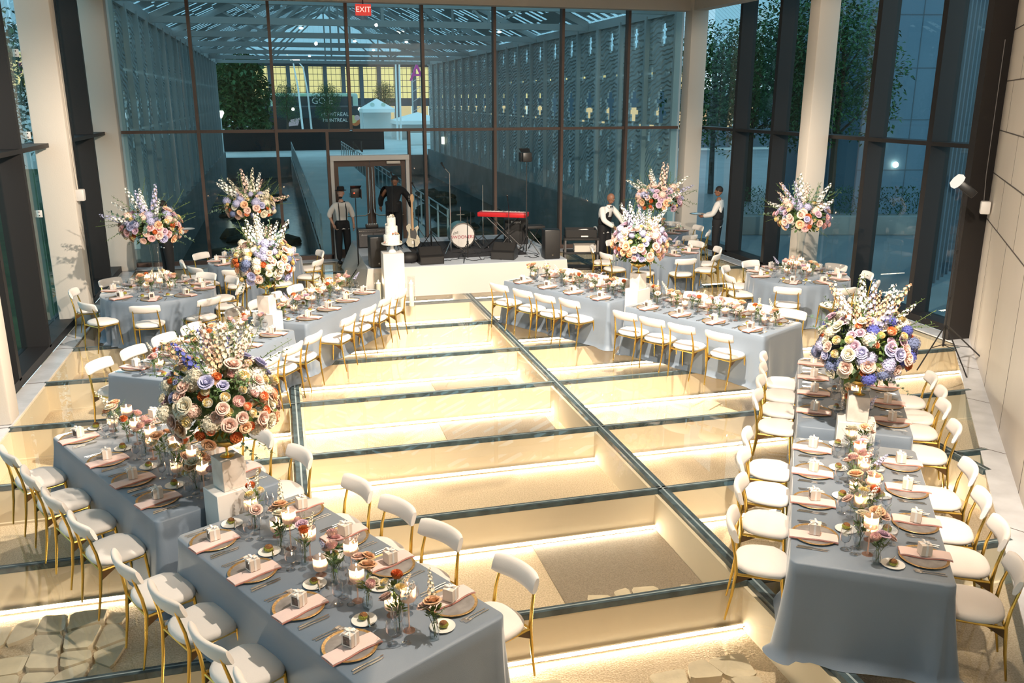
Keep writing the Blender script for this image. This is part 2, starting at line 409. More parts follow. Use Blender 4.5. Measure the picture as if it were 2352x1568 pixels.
# glazing
n_win = [0]
def window(fr, pane, mat='frame'):
    n_win[0] += 1
    o = struct('window_%d' % n_win[0], fr.mesh('window_frame', mat)); struct('pane', pane.mesh('pane', 'pane'), o); return o
bx = [-3.42, -1.74, .02, 1.79, 3.6, 5.4, 7.18, 8.96, 10.5]
for i in range(8):
    a, b = bx[i], bx[i + 1]; f = MB(); g = MB()
    if i < 7: f.bb((b - .035, YB - .12, 3.16 if i == 2 else 0), (b + .035, YB + .10, 6.15))
    f.bb((a + (.035 if i else 0), YB - .07, 3.10), (b - .035, YB + .05, 3.17))
    f.bb((a, YB - .10, 0), (b - .035, YB + .08, .10)) if i not in (2, 3) else None
    if i in (2, 3):
        if i == 2: f.bb((a, YB - .10, 0), (1.20, YB + .08, .10)); f.bb((1.17, YB - .1, 0), (1.24, YB + .08, 3.1))
        else: f.bb((3.21, YB - .10, 0), (b - .035, YB + .08, .10)); f.bb((3.17, YB - .1, 0), (3.235, YB + .08, 3.1))
    g.bb((a + .03, YB, 3.17), (b - .03, YB + .016, 6.15))
    if i == 2: g.bb((a + .03, YB, .1), (1.18, YB + .016, 3.1)); g.bb((1.24, YB, 2.56), (1.79, YB + .016, 3.1))
    elif i == 3: g.bb((1.79, YB, 2.56), (3.17, YB + .016, 3.1)); g.bb((3.235, YB, .1), (b - .03, YB + .016, 3.1))
    else: g.bb((a + .03, YB, .1), (b - .03, YB + .016, 3.1))
    window(f, g, 'frame_b')
def side_glass(x0, x1, xp, yl, fins, y_end):
    """x0 inner face, x1 outer, panes at xp; fins: list of y, panes between neighbours"""
    for i in range(len(yl) - 1):
        a, b = yl[i], yl[i + 1]; f = MB(); g = MB()
        xi, xo = min(x0, x1), max(x0, x1)
        if b in fins: f.bb((xi, b - .06, .1), (xo, b + .06, 6.4))
        f.bb((xi - .0, a + .06, 3.10), (xo, b - .06, 3.17)); f.bb((xi, a, 0), (xo, b, .13))
        g.bb((xp - .008, a + .05, .13), (xp + .008, b - .05, 3.1)); g.bb((xp - .008, a + .05, 3.17), (xp + .008, b - .05, 6.4))
        window(f, g)
side_glass(-3.68, -4.08, -4.0, [-3, -.9, .8, 2.55, 4.3, 5.9, 7.65, 9.4, 11.2, 12.9, 14.65, 16.4, 18.3, 20.2, 22.0], [-.9, .8, 2.55, 4.3, 7.65, 9.4, 12.9, 14.65, 18.3, 20.2], 22)
side_glass(10.96, 11.36, 11.28, [11.75, 13.05, 14.75, 16.3, 18.15, 19.9, 21.9], [13.05, 14.75, 18.15, 19.9], 22)
mb = MB(); mb.bb((10.62, 11.62, 0), (11.4, 11.75, 6.4)); trim(mb.mesh('dark_end_panel', 'frame'))
# small fixing brackets on the mullions beside the columns
mb = MB(); mb.rbox((0, 0, 0), (.09, .012, .12), .004); mb.bb((-.008, -.009, .02), (.008, -.005, .04), 1); mb.bb((-.008, -.009, -.04), (.008, -.005, -.02), 1)
brk = mb.mesh('bracket', ['plinth', 'black'])
for y, zz in ((16.36, 2.0), (16.36, 3.3), (16.36, 4.6), (21.5, 2.0), (21.5, 3.3), (21.5, 4.6), (11.25, 3.3)):
    single('fixing_bracket', brk, 'small white steel bracket between %s left column and glazing, %s' % ({16.36: 'middle', 21.5: 'corner', 11.25: 'nearest'}[y], {2.0: 'below the transom', 3.3: 'just above the transom', 4.6: 'topmost'}[zz]), 'bracket', (-3.98, y, zz), group='fixing brackets by the left columns')
# door
d = struct('door_1', MB().bb((1.24, YB - .20, 2.42), (3.17, YB - .02, 2.54)).bb((1.24, YB - .16, 0), (1.32, YB - .02, 2.42)).bb((3.09, YB - .16, 0), (3.17, YB - .02, 2.42)).mesh('door_frame', 'plinth'))
for sx in (0, 1):
    a, b = (1.33, 2.20) if sx == 0 else (2.21, 3.08)
    lf = MB()
    lf.bb((a, YB - .07, .0), (a + .10, YB - .01, 2.42)); lf.bb((b - .10, YB - .07, 0), (b, YB - .01, 2.42))
    lf.bb((a + .1, YB - .07, 2.27), (b - .1, YB - .01, 2.42)); lf.bb((a + .1, YB - .07, 0), (b - .1, YB - .01, .22))
    o = ob('door_leaf', lf.mesh('door_leaf', 'frame_b'), d)
    ob('pane', MB().bb((a + .1, YB - .045, .22), (b - .1, YB - .03, 2.27)).mesh('pane', 'doorpane'), o)
    h = MB(); xx = b - .04 if sx == 0 else a + .04; x2 = a + .08 if sx == 0 else b - .08; s_ = -1 if sx == 0 else 1
    h.tube([(xx, YB - .10, 2.25), (xx, YB - .12, 1.25), (xx + s_ * .02, YB - .13, 1.12), (xx + s_ * .12, YB - .13, 1.06), (x2, YB - .13, 1.05)], .014, 8)
    ob('handle', h.mesh('handle', 'steel'), o)
ob('door_closer', MB().rbox((2.78, YB - .14, 2.36), (.34, .07, .07), .01).mesh('door_closer', 'panelwall'), d)
# exit sign
t = thing('exit_sign', 'red lit exit sign hanging from the beam above the glass doors', 'sign', (2.16, 21.55, 5.86))
EXM = EM('exit_letters', (1, .45, .38), 2.0); EXB = EM('exit_face', (.85, .08, .06), .9)
ob('sign_face', MB().rbox((0, 0, 0), (.36, .05, .25), .01).mesh('sign_face', EXB), t)
def text_mesh(s, size, mat, ext=.004, shear=0):
    cu = bpy.data.curves.new('txt', 'FONT'); cu.body = s; cu.size = size; cu.extrude = ext; cu.align_x = 'CENTER'; cu.align_y = 'CENTER'; cu.shear = shear
    cu.resolution_u = 3
    o = bpy.data.objects.new('txt', cu); COL.objects.link(o)
    me = bpy.data.meshes.new_from_object(o.evaluated_get(bpy.context.evaluated_depsgraph_get()))
    bpy.data.objects.remove(o); me.materials.clear(); me.materials.append(M[mat] if isinstance(mat, str) else mat); return me
ob('letters', text_mesh('EXIT', .17, EXM), t, (0, -.03, 0), (R(90), 0, 0))
ob('hanger', MB().tube([(0, 0, .12), (0, 0, .22)], .012, 6).mesh('hanger', 'black'), t)
# security boxes with conduit
for loc, rz, lab, zt in (((-3.34, 16.55, 2.28), R(90), 'white electrical junction box with conduit on the left cream column', 4.0),
                         (tuple(wallpt(.42, -.0)) + (2.24,), ang + PI, 'white electrical junction box with conduit on the right stone wall', 2.6)):
    if loc[0] > 0: pp = wallpt(-.0) + wn * .45; loc = (pp.x + wn.y * .09, pp.y - wn.x * .09, 2.24)
    t = thing('junction_box', lab, 'box', loc, rz)
    ob('housing', MB().rbox((0, 0, 0), (.16, .14, .2), .02).mesh('housing', 'plinth'), t)
    ob('conduit', MB().tube([(0, .03, .09), (.01, .05, .5), (.01, .06, 2.5)], .006, 6).mesh('conduit', 'grille' if loc[0] > 0 else 'paint'), t)
# fixtures made up for the unseen ceiling spots
mb = MB(); mb.lathe([(.05, 0), (.06, .02), (.06, .16), (.02, .18)], 14); fx = mb.mesh('lamp_body', 'plinth')
for i, (x, y) in enumerate(((2.9, 4.7), (1.6, 11), (3.0, 8.5), (3.2, 9.0), (2.6, 3), (2, 3), (3.6, 12.5))):
    single('unseen_spotlight', fx, 'added unseen white spotlight under the ceiling, above the %s' % ['space between the nearest tables', 'middle left table', 'glass floor centre, left one', 'glass floor centre, right one', 'camera side, right one', 'camera side, left one', 'front of the stage'][i], 'spotlight', (x, y, 6.36), group='added ceiling spotlights')
# ------------------------------------------------------------------ chairs
def chair_proto():
    # seat cushion: rounded trapezoid, domed
    s = MB(); n = 28; rings = []
    prof = [(.90, .425), (.985, .432), (1.0, .448), (.985, .466), (.90, .480), (.6, .489), (.25, .492)]
    def outl(t):
        c_, s_ = math.cos(t), math.sin(t)
        k = 2.9; rr = (abs(c_) ** k + abs(s_) ** k) ** (-1 / k); x, y = rr * c_, rr * s_
        return x * (.222 + .016 * y), y * .205
    vs = []
    for f, z in prof:
        for i in range(n):
            x, y = outl(2 * PI * i / n); vs.append((x * f, y * f, z - (.008 * (y > .1) * f)))
    fs = [(r * n + i, r * n + (i + 1) % n, (r + 1) * n + (i + 1) % n, (r + 1) * n + i) for r in range(len(prof) - 1) for i in range(n)]
    fs.append(tuple(range(n - 1, -1, -1))); fs.append(tuple(range((len(prof) - 1) * n, len(prof) * n)))
    s.add(vs, fs, 0, True)
    seat = s.mesh('seat', 'fabric', 70)
    # backrest: curved pad
    b = MB(); m = 14; k = 12; vs = []; fs = []
    for i in range(m + 1):
        u = -1 + 2 * i / m; x = .222 * u; yc = -.262 + .050 * u * u
        taper = (1 - abs(u) ** 8 * .22); h = .068 * taper; th = .026 * (1 - abs(u) ** 10 * .35)
        nx, ny = -.45 * u, 1; q = math.hypot(nx, ny); nx, ny = nx / q, ny / q
        for j in range(k):
            t = 2 * PI * j / k; c_, s_ = math.cos(t), math.sin(t); e = 3.2
            rr = (abs(c_) ** e + abs(s_) ** e) ** (-1 / e)
            vs.append((x + nx * rr * c_ * th, yc + ny * rr * c_ * th - .018 * rr * s_, .742 + h * rr * s_))
    for i in range(m):
        for j in range(k): fs.append((i * k + j, i * k + (j + 1) % k, (i + 1) * k + (j + 1) % k, (i + 1) * k + j))
    fs.append(tuple(range(k))); fs.append(tuple(range(m * k + k - 1, m * k - 1, -1)))
    b.add(vs, fs, 0, True); back = b.mesh('backrest', 'fabric', 70)
    def rear(sx): return MB().tube([(sx * .175, -.250, 0), (sx * .186, -.213, .22), (sx * .193, -.190, .43), (sx * .190, -.205, .56), (sx * .178, -.238, .70), (sx * .172, -.250, .755)], [.0075, .0115, .0145, .012, .010, .008], 8).mesh('leg', 'gold')
    def front(sx): return MB().tube([(sx * .205, .185, 0), (sx * .197, .165, .22), (sx * .19, .15, .43)], [.0075, .0105, .0135], 8).mesh('leg', 'gold')
    fr = MB()
    for sx in (-1, 1): fr.tube([(sx * .19, -.19, .412), (sx * .19, .155, .412)], .011, 6)
    fr.tube([(-.19, .152, .412), (.19, .152, .412)], .010, 6); fr.tube([(-.19, -.188, .412), (.19, -.188, .412)], .010, 6)
    def gus(sx):
        gu = MB(); gu.X = Matrix.Translation((sx * .19, 0, 0)); gu.add([(-.006, -.185, .41), (-.006, -.06, .41), (-.006, -.19, .335), (.006, -.185, .41), (.006, -.06, .41), (.006, -.19, .335)], [(0, 1, 2), (5, 4, 3), (0, 3, 4, 1), (1, 4, 5, 2), (2, 5, 3, 0)]); return gu.mesh('bracket', 'wood_dark')
    return [('seat', seat), ('backrest', back), ('leg', rear(-1)), ('leg', rear(1)), ('leg', front(-1)), ('leg', front(1)),
            ('seat_frame', fr.mesh('seat_frame', 'gold')), ('bracket', gus(-1)), ('bracket', gus(1))]
CH = chair_proto()
crnd = random.Random(11)

# ------------------------------------------------------------------ tables and cloths
def cloth_rect(hx, hy, seed):
    """cloth over a 0.75 m table: top plus four hanging sides with folds gathering at the corners"""
    g = random.Random(seed); rc = .05; per = []
    def seg(a, b, n): return [(a[0] + (b[0] - a[0]) * i / n, a[1] + (b[1] - a[1]) * i / n) for i in range(n)]
    cx, cy_ = hx - rc, hy - rc
    def arc(x, y, a0, n=9): return [(x + rc * math.cos(a0 + PI / 2 * i / n), y + rc * math.sin(a0 + PI / 2 * i / n)) for i in range(n)]
    per += arc(cx, cy_, 0) + seg((cx, hy), (-cx, hy), 40) + arc(-cx, cy_, PI / 2) + seg((-hx, cy_), (-hx, -cy_), 20)
    per += arc(-cx, -cy_, PI) + seg((-cx, -hy), (cx, -hy), 40) + arc(cx, -cy_, 1.5 * PI) + seg((hx, -cy_), (hx, cy_), 20)
    n = len(per); rows = 16; vs = []; fs = []
    ph = [g.uniform(0, 6.28) for _ in range(6)]
    nor = []
    for i in range(n):
        a, b = per[i - 1], per[(i + 1) % n]; dx, dy = b[0] - a[0], b[1] - a[1]; q = math.hypot(dx, dy) or 1
        nor.append((dy / q, -dx / q))
    s = 0; arcs = []
    for i in range(n): arcs.append(s); s += math.hypot(per[(i + 1) % n][0] - per[i][0], per[(i + 1) % n][1] - per[i][1])
    for r in range(rows + 1):
        t = r / rows
        for i in range(n):
            x, y = per[i]; nx, ny = nor[i]
            dc = min(math.hypot(abs(x) - hx, abs(y) - hy), 1)          # distance to nearest corner
            k = math.exp(-(dc / .13) ** 2)
            off = .006 + t * .02 + k * t * (.075 + .035 * math.sin(ph[0] + math.atan2(y, x) * 3)) * t ** .5
            off += k * .03 * t * math.sin((x - y) * 60 + ph[4])
            off += t * t * (.016 * math.sin(arcs[i] * 7 + ph[1]) + .010 * math.sin(arcs[i] * 17 + ph[2])) * (1 - k)
            if r == rows: off += .03 + .015 * math.sin(arcs[i] * 11 + ph[3])
            z = .757 * (1 - t) + .004
            if r == 0: off, z = 0, .760
            if r == 1: off = max(off, .008); z = .748
            vs.append((x + nx * off, y + ny * off, max(z, .006)))
    for r in range(rows):
        for i in range(n): fs.append((r * n + (i + 1) % n, r * n + i, (r + 1) * n + i, (r + 1) * n + (i + 1) % n))
    fs.append(tuple(range(n)))
    return MB().add(vs, fs, 0, True)
def cloth_round(rad, seed):
    g = random.Random(seed); n = 220; rows = 14; vs = []; fs = []
    ph = [g.uniform(0, 6.28) for _ in range(5)]
    for r in range(rows + 1):
        t = r / rows
        for i in range(n):
            a = 2 * PI * i / n
            w_ = math.sin(a * 26 + ph[0] + 1.6 * math.sin(a * 3 + ph[1])) * (.7 + .3 * math.sin(a * 5 + ph[2])) + .35 * math.sin(a * 41 + ph[3])
            off = .005 + .035 * t + w_ * .036 * min(1, t * 1.3)
            if r == rows: off += .05 + .02 * math.sin(a * 9 + ph[4])
            z = .757 * (1 - t) + .004
            if r == 0: off, z = 0, .760
            if r == 1: off = .010; z = .745
            vs.append(((rad + off) * math.cos(a), (rad + off) * math.sin(a), max(z, .006)))
    for r in range(rows):
        for i in range(n): fs.append((r * n + (i + 1) % n, r * n + i, (r + 1) * n + i, (r + 1) * n + (i + 1) % n))
    fs.append(tuple(range(n)))
    return MB().add(vs, fs, 0, True)
legm = MB().tube([(0, 0, 0), (0, 0, .72)], .016, 8).mesh('leg', 'blackmat')

# ------------------------------------------------------------------ tableware prototypes
mb = MB(); mb.lathe([(.09, 0), (.150, .004), (.166, .012), (.160, .014), (.125, .0085), (.0, .0075)], 36, 0, cap=False)
mb.f += []
def charger():
    b = MB()
    b.lathe([(.10, .001), (.152, .004), (.168, .015), (.166, .017)], 40, 1, cap=False)
    b.lathe([(.166, .017), (.148, .0135)], 40, 1, cap=False)
    b.lathe([(.148, .0135), (.125, .010), (.001, .009)], 40, 0, cap=False)
    b.add([(.10 * math.cos(2 * PI * i / 40), .10 * math.sin(2 * PI * i / 40), .001) for i in range(40)], [tuple(range(39, -1, -1))], 0)
    return b.mesh('charger_plate', ['charger', 'goldrim'])
CHG = charger()
def napkin(seed):
    g = random.Random(seed); b = MB(); nx, ny = 6, 14; L = .345; Wd = .125
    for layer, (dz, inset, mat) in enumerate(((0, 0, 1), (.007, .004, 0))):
        vs = []; fs = []
        for j in range(ny + 1):
            for i in range(nx + 1):
                x = (i / nx - .5) * (Wd - inset * 2); y = (j / ny - .5) * (L - inset)
                e = max(0, abs(y) - .150); z = .0185 + dz - e * .14 + .0015 * math.sin(9 * j / ny + g.uniform(0, .4))
                z += .003 * math.sin(PI * i / nx) * layer
                vs.append((x + .006 * math.sin(j * .6), y, z))
        for j in range(ny):
            for i in range(nx): a = j * (nx + 1) + i; fs.append((a, a + 1, a + nx + 2, a + nx + 1))
        b.add(vs, fs, mat, True)
        k = nx + 1; ring = [i for i in range(k)] + [j * k + nx for j in range(1, ny + 1)] + [ny * k + i for i in range(nx - 1, -1, -1)] + [j * k for j in range(ny - 1, 0, -1)]
        lo = [(vs[q][0], vs[q][1], vs[q][2] - .006) for q in ring]; m_ = len(ring)
        b.add([vs[q] for q in ring] + lo, [(i, i + m_, (i + 1) % m_ + m_, (i + 1) % m_) for i in range(m_)], mat, False)
    return b.mesh('napkin', ['napkin', 'napkin_fold'])
NAP = [napkin(i) for i in range(3)]
# gift box with window on one face, ribbon band and bow
gb = MB().rbox((0, 0, .041), (.076, .076, .082), .002, 0, 1).mesh('carton', 'box')
gw = MB().bb((-.024, -.0390, .012), (.024, -.0384, .068)).mesh('photo_panel', 'boxwin')
rb = MB(); rb.bb((-.0395, -.008, .0), (.0395, .008, .0835)); rb.bb((-.008, -.0395, .0822), (.008, .0395, .0838)); gr = rb.mesh('ribbon', 'ribbon')
def bow():
    b = MB()
    for s_, a in ((1, .3), (-1, -.2)):
        pts = [(0, 0, .074), (s_ * .018, a * .02, .092), (s_ * .036, a * .04, .090), (s_ * .030, a * .03, .076), (0, 0, .074)]
        vs = []; 
        for p in pts: vs += [(p[0], p[1] - .006, p[2]), (p[0], p[1] + .006, p[2])]
        b.add(vs, [(2 * i, 2 * i + 1, 2 * i + 3, 2 * i + 2) for i in range(4)], 0, True)
        tl = [(0, 0, .075), (s_ * .014, -.022, .082), (s_ * .030, -.040, .074), (s_ * .040, -.052, .062)]
        vs = []
        for p in tl: vs += [(p[0] - .004, p[1], p[2]), (p[0] + .004, p[1] + .003, p[2])]
        b.add(vs, [(2 * i, 2 * i + 1, 2 * i + 3, 2 * i + 2) for i in range(3)], 0, True)
    b.ball((0, 0, .077), .007, 6, 4); return b.mesh('bow', 'ribbon')
GIFT = [('carton', gb), ('photo_panel', gw), ('ribbon', gr), ('bow', bow(), (0, 0, .010))]
bp_me = MB().lathe([(.045, 0), (.060, .004), (.078, .011), (.080, .013), (.058, .007), (.001, .006)], 28, 0).mesh('bread_plate', 'china')
def roll_me(mat):
    b = MB(); b.ball((0, 0, .022), (.033, .030, .022), 12, 7, 0); b.ball((.002, 0, .030), (.029, .027, .020), 12, 6, 1); return b.mesh('bread_roll', [mat, 'roll'])
ROLL = roll_me('rollgreen')
def fork_me():
    b = MB(); b.tube([(0, -.105, .004), (0, -.04, .006), (0, .035, .004)], [.0042, .003, .0026], 6)
    b.add([(-.004, .035, .003), (.004, .035, .003), (.011, .06, .003), (-.011, .06, .003), (-.004, .035, .006), (.004, .035, .006), (.011, .06, .006), (-.011, .06, .006)], [(0, 3, 2, 1), (4, 5, 6, 7), (0, 1, 5, 4), (1, 2, 6, 5), (2, 3, 7, 6), (3, 0, 4, 7)])
    for x in (-.009, -.003, .003, .009): b.tube([(x, .058, .0045), (x, .082, .007), (x, .098, .0055)], [.002, .0018, .0012], 5)
    return b.mesh('fork', 'steel')
def knife_me(L=.22):
    b = MB(); b.tube([(0, -L / 2, .004), (0, -L * .25, .0055), (0, 0, .004)], [.0055, .006, .004], 7)
    b.prism([(-.004, 0), (.005, 0), (.0085, L * .3), (.006, L * .44), (0, L * .5), (-.004, L * .45)], .002, .0042); return b.mesh('knife', 'steel')
FORK = fork_me(); KNIFE = knife_me(); BKNIFE = knife_me(.15)
def goblet(h, bowl, foot, stem, wl):
    """returns glass mesh, water mesh; bowl = [(r,z)] outside profile"""
    b = MB(); b.lathe([(.0005, .002), (foot, .0), (foot, .003), (foot * .35, .006), (.005, .012), (.0042, stem * .5), (.005, stem - .004)] + bowl, 18, 0, cap=False)
    wa = MB(); pr = [(max(.001, r - .002), z) for r, z in bowl if z < wl]
    if pr: pr = pr + [(pr[-1][0] * 1.01, wl), (.0005, wl)]; wa.lathe(pr, 16, 0, cap=False)
    return b.mesh('glass', 'glass'), (wa.mesh('water', 'water') if pr else None)
G1 = goblet(.17, [(.012, .060), (.030, .075), (.037, .095), (.038, .12), (.035, .145), (.032, .168)], .032, .058, .125)
G2 = goblet(.22, [(.010, .092), (.030, .105), (.038, .128), (.038, .16), (.033, .19), (.030, .215)], .033, .09, 0)
G3 = goblet(.24, [(.008, .10), (.018, .12), (.022, .15), (.022, .19), (.020, .235)], .030, .095, 0)
GOB = [('bowl', G1[0]), ('water', G1[1])]

# ------------------------------------------------------------------ flowers
def rose(mat, seed=1, open_=1.0):
    g = random.Random(seed); b = MB()
    b.ball((0, 0, .20), (.20, .20, .26), 8, 5)
    for ring, (n, r, tilt, ln, wd) in enumerate(((3, .10, .05, .46, .28), (5, .20, .22, .50, .36), (6, .28, .50, .50, .42), (7, .34, .82, .46, .44))):
        for k in range(n):
            a = 2 * PI * k / n + ring * .5 + g.uniform(-.15, .15); tl = tilt * open_ + g.uniform(-.08, .08); vs = []; fs = []
            for j in range(4):
                v = j / 3; z = .02 + ln * v * math.cos(tl * v); rr = r * .45 + ln * v * math.sin(tl * (.4 + .6 * v)) + r * .35 * math.sin(PI * v * .5)
                if j == 3: z -= .05 * ring * .4
                for i in range(4):
                    u = i / 3 * 2 - 1; wv = wd * math.sin(PI * (.22 + .62 * v)) * u
                    x = rr - .28 * wv * wv; vs.append((x * math.cos(a) - wv * math.sin(a), x * math.sin(a) + wv * math.cos(a), z))
            for j in range(3):
                for i in range(3): q = j * 4 + i; fs.append((q, q + 1, q + 5, q + 4))
            b.add(vs, fs, 0, True)
    return b.mesh('rose', mat, 180)
def pompom(mat, mat2=None, seed=1, flat=.75, n=70, pl=.22):
    g = random.Random(seed); b = MB(); b.ball((0, 0, .1), (.34, .34, .34 * flat), 8, 5, 0)
    for k in range(n):
        z = 1 - 1.75 * (k + .5) / n; rr = math.sqrt(max(0, 1 - z * z)); a = k * 2.39996
        d = Vector((rr * math.cos(a), rr * math.sin(a), z)); p = Vector((d.x * .38, d.y * .38, .1 + d.z * .38 * flat))
        s_ = d.cross(Vector((.1, .2, 1))).normalized() * pl * .5; u = (d * .55 + Vector((0, 0, .7 - z * .5))).normalized() * pl
        b.add([p - s_ * .7, p + s_ * .7, p + s_ + u, p - s_ + u, p + u * 1.25], [(0, 1, 2, 3), (3, 2, 4)], 0 if not mat2 or k > n * .3 else 1, True)
    return b.mesh('blossom', [mat, mat2 or mat], 180)
def hydrangea(mat, seed=1, n=64):
    g = random.Random(seed); b = MB(); b.ball((0, 0, 0), .42, 8, 6, 0)
    for k in range(n):
        z = 1 - 1.8 * (k + .5) / n; rr = math.sqrt(max(0, 1 - z * z)); a = k * 2.39996
        d = Vector((rr * math.cos(a), rr * math.sin(a), z)); c = d * (.46 + g.uniform(-.03, .05))
        s1 = d.cross(Vector((0, .3, 1))).normalized(); s2 = d.cross(s1); th = g.uniform(0, 1.5)
        e1 = s1 * math.cos(th) + s2 * math.sin(th); e2 = d.cross(e1)
        for q in (e1, e2, -e1, -e2):
            o = d.cross(q); b.add([c, c + (q + o * .7) * .05 + d * .01, c + q * .10 + d * .02, c + (q - o * .7) * .05 + d * .01], [(0, 1, 2, 3)], 0)
    return b.mesh('hydrangea', [mat, 'leaf'], 180)
def spike(mat, seed=1, n=34, L=1.0, w0=.13):
    """stock or delphinium: a stem crowded with small florets"""
    g = random.Random(seed); b = MB(); b.tube([(0, 0, -.7), (.02, 0, 0), (0, .02, L)], [.015, .012, .006], 5, 1)
    for k in range(n):
        t = (k / n) ** .9; a = k * 2.4; r = w0 * (1 - t * .72); c = Vector((r * math.cos(a), r * math.sin(a), .05 + t * L))
        d = (c - Vector((0, 0, c.z - .04))).normalized(); s1 = d.cross(Vector((0, 0, 1))).normalized(); s2 = d.cross(s1); sz = .085 * (1 - t * .6)
        for i in range(5):
            q = s1 * math.cos(i * 1.2566) + s2 * math.sin(i * 1.2566); o = d.cross(q)
            b.add([c, c + (q * .6 + o * .5) * sz, c + q * sz * 1.1 + d * sz * .3, c + (q * .6 - o * .5) * sz], [(0, 1, 2, 3)], 0, True)
    return b.mesh('flower_spike', [mat, 'stem'], 180)
def sprig(mat, seed=1, n=16, L=1.0, ll=.17, lw=.06, round_=False, droop=.15):
    g = random.Random(seed); b = MB(); P_ = [Vector((0, 0, -.25)), Vector((.03, 0, .2 * L)), Vector((.10 + droop * .4, 0, .6 * L)), Vector((.2 + droop, 0, L))]
    b.tube(P_, [.013, .010, .007, .004], 4, 1)
    for k in range(n):
        t = .08 + .92 * k / n; q = t * 2.999; i = min(2, int(q)); p = P_[i + 0].lerp(P_[i + 1], q - i) if i < 3 else P_[3]
        a = (k % 2) * PI + g.uniform(-.7, .7) + k * .35; d = Vector((math.cos(a), math.sin(a), .65)).normalized()
        s1 = d.cross(Vector((0, 0, 1))).normalized(); f = 1 - .45 * t; l_, w_ = ll * f, lw * f
        if round_: b.add([p, p + d * l_ * .35 + s1 * w_, p + d * l_ * .8 + s1 * w_ * .8, p + d * l_, p + d * l_ * .8 - s1 * w_ * .8, p + d * l_ * .35 - s1 * w_], [(0, 1, 2, 3), (0, 3, 4, 5)], 0)
        else: b.add([p, p + d * l_ * .5 + s1 * w_ * .5 + Vector((0, 0, .01)), p + d * l_ - Vector((0, 0, .03)), p + d * l_ * .5 - s1 * w_ * .5], [(0, 1, 2, 3)], 0)
    return b.mesh('leafy_sprig', [mat, 'stem'], 180)
FL = {}
for i, c in enumerate(('blush', 'peach', 'cream', 'mauve', 'orange', 'pink', 'white', 'lavender')): FL['rose_' + c] = ('rose', rose('f_' + c, i))
for i, (c, c2) in enumerate((('cream', 'yellow'), ('white', 'yellow'), ('orange', 'rust'), ('peach', 'orange'), ('blush', 'pink'), ('yellow', 'yellow'), ('rust', 'orange'), ('red', 'rust'), ('pink', 'blush'))): FL['pom_' + c] = ('ranunculus', pompom('f_' + c, 'f_' + c2, i))
for c in ('blue', 'white', 'lavender', 'blush', 'steel', 'cream', 'mauve'): FL['hyd_' + c] = ('hydrangea', hydrangea('f_' + c, 3))
for c in ('white', 'blush', 'peach', 'blue', 'lavender', 'cream'): FL['spk_' + c] = ('flower_spike', spike('f_' + c, 5))
SP = [('leafy_sprig', sprig('leaf', 1)), ('leafy_sprig', sprig('leaf', 2, 20, 1.0, .13, .05)), ('leafy_sprig', sprig('leaf2', 3, 22, 1.1, .09, .03, False, .3)), ('eucalyptus_sprig', sprig('euc', 4, 16, 1, .14, .07, True, .25))]
def leafball(seed, n=420):
    g = random.Random(seed); b = MB(); b.ball((0, 0, 0), (.55, .55, .5), 12, 8, 0)
    for k in range(n):
        d = Vector((g.gauss(0, 1), g.gauss(0, 1), g.gauss(0, 1) + .1)).normalized(); p = d * g.uniform(.55, .9)
        q = Vector((g.gauss(0, 1), g.gauss(0, 1), g.gauss(0, 1))).normalized(); l_ = (d + q * .7).normalized() * g.uniform(.16, .3); s1 = l_.cross(q).normalized() * .055
        b.add([p, p + l_ * .5 + s1, p + l_, p + l_ * .5 - s1], [(0, 1, 2, 3)], 0 if g.random() < .7 else 1)
    return b.mesh('foliage', ['leaf', 'leaf2'], 180)
LB_ = leafball(4)
def orient(d, tw=0):
    return (Vector(d).to_track_quat('Z', 'Y') @ Euler((0, 0, tw)).to_quaternion()).to_euler()
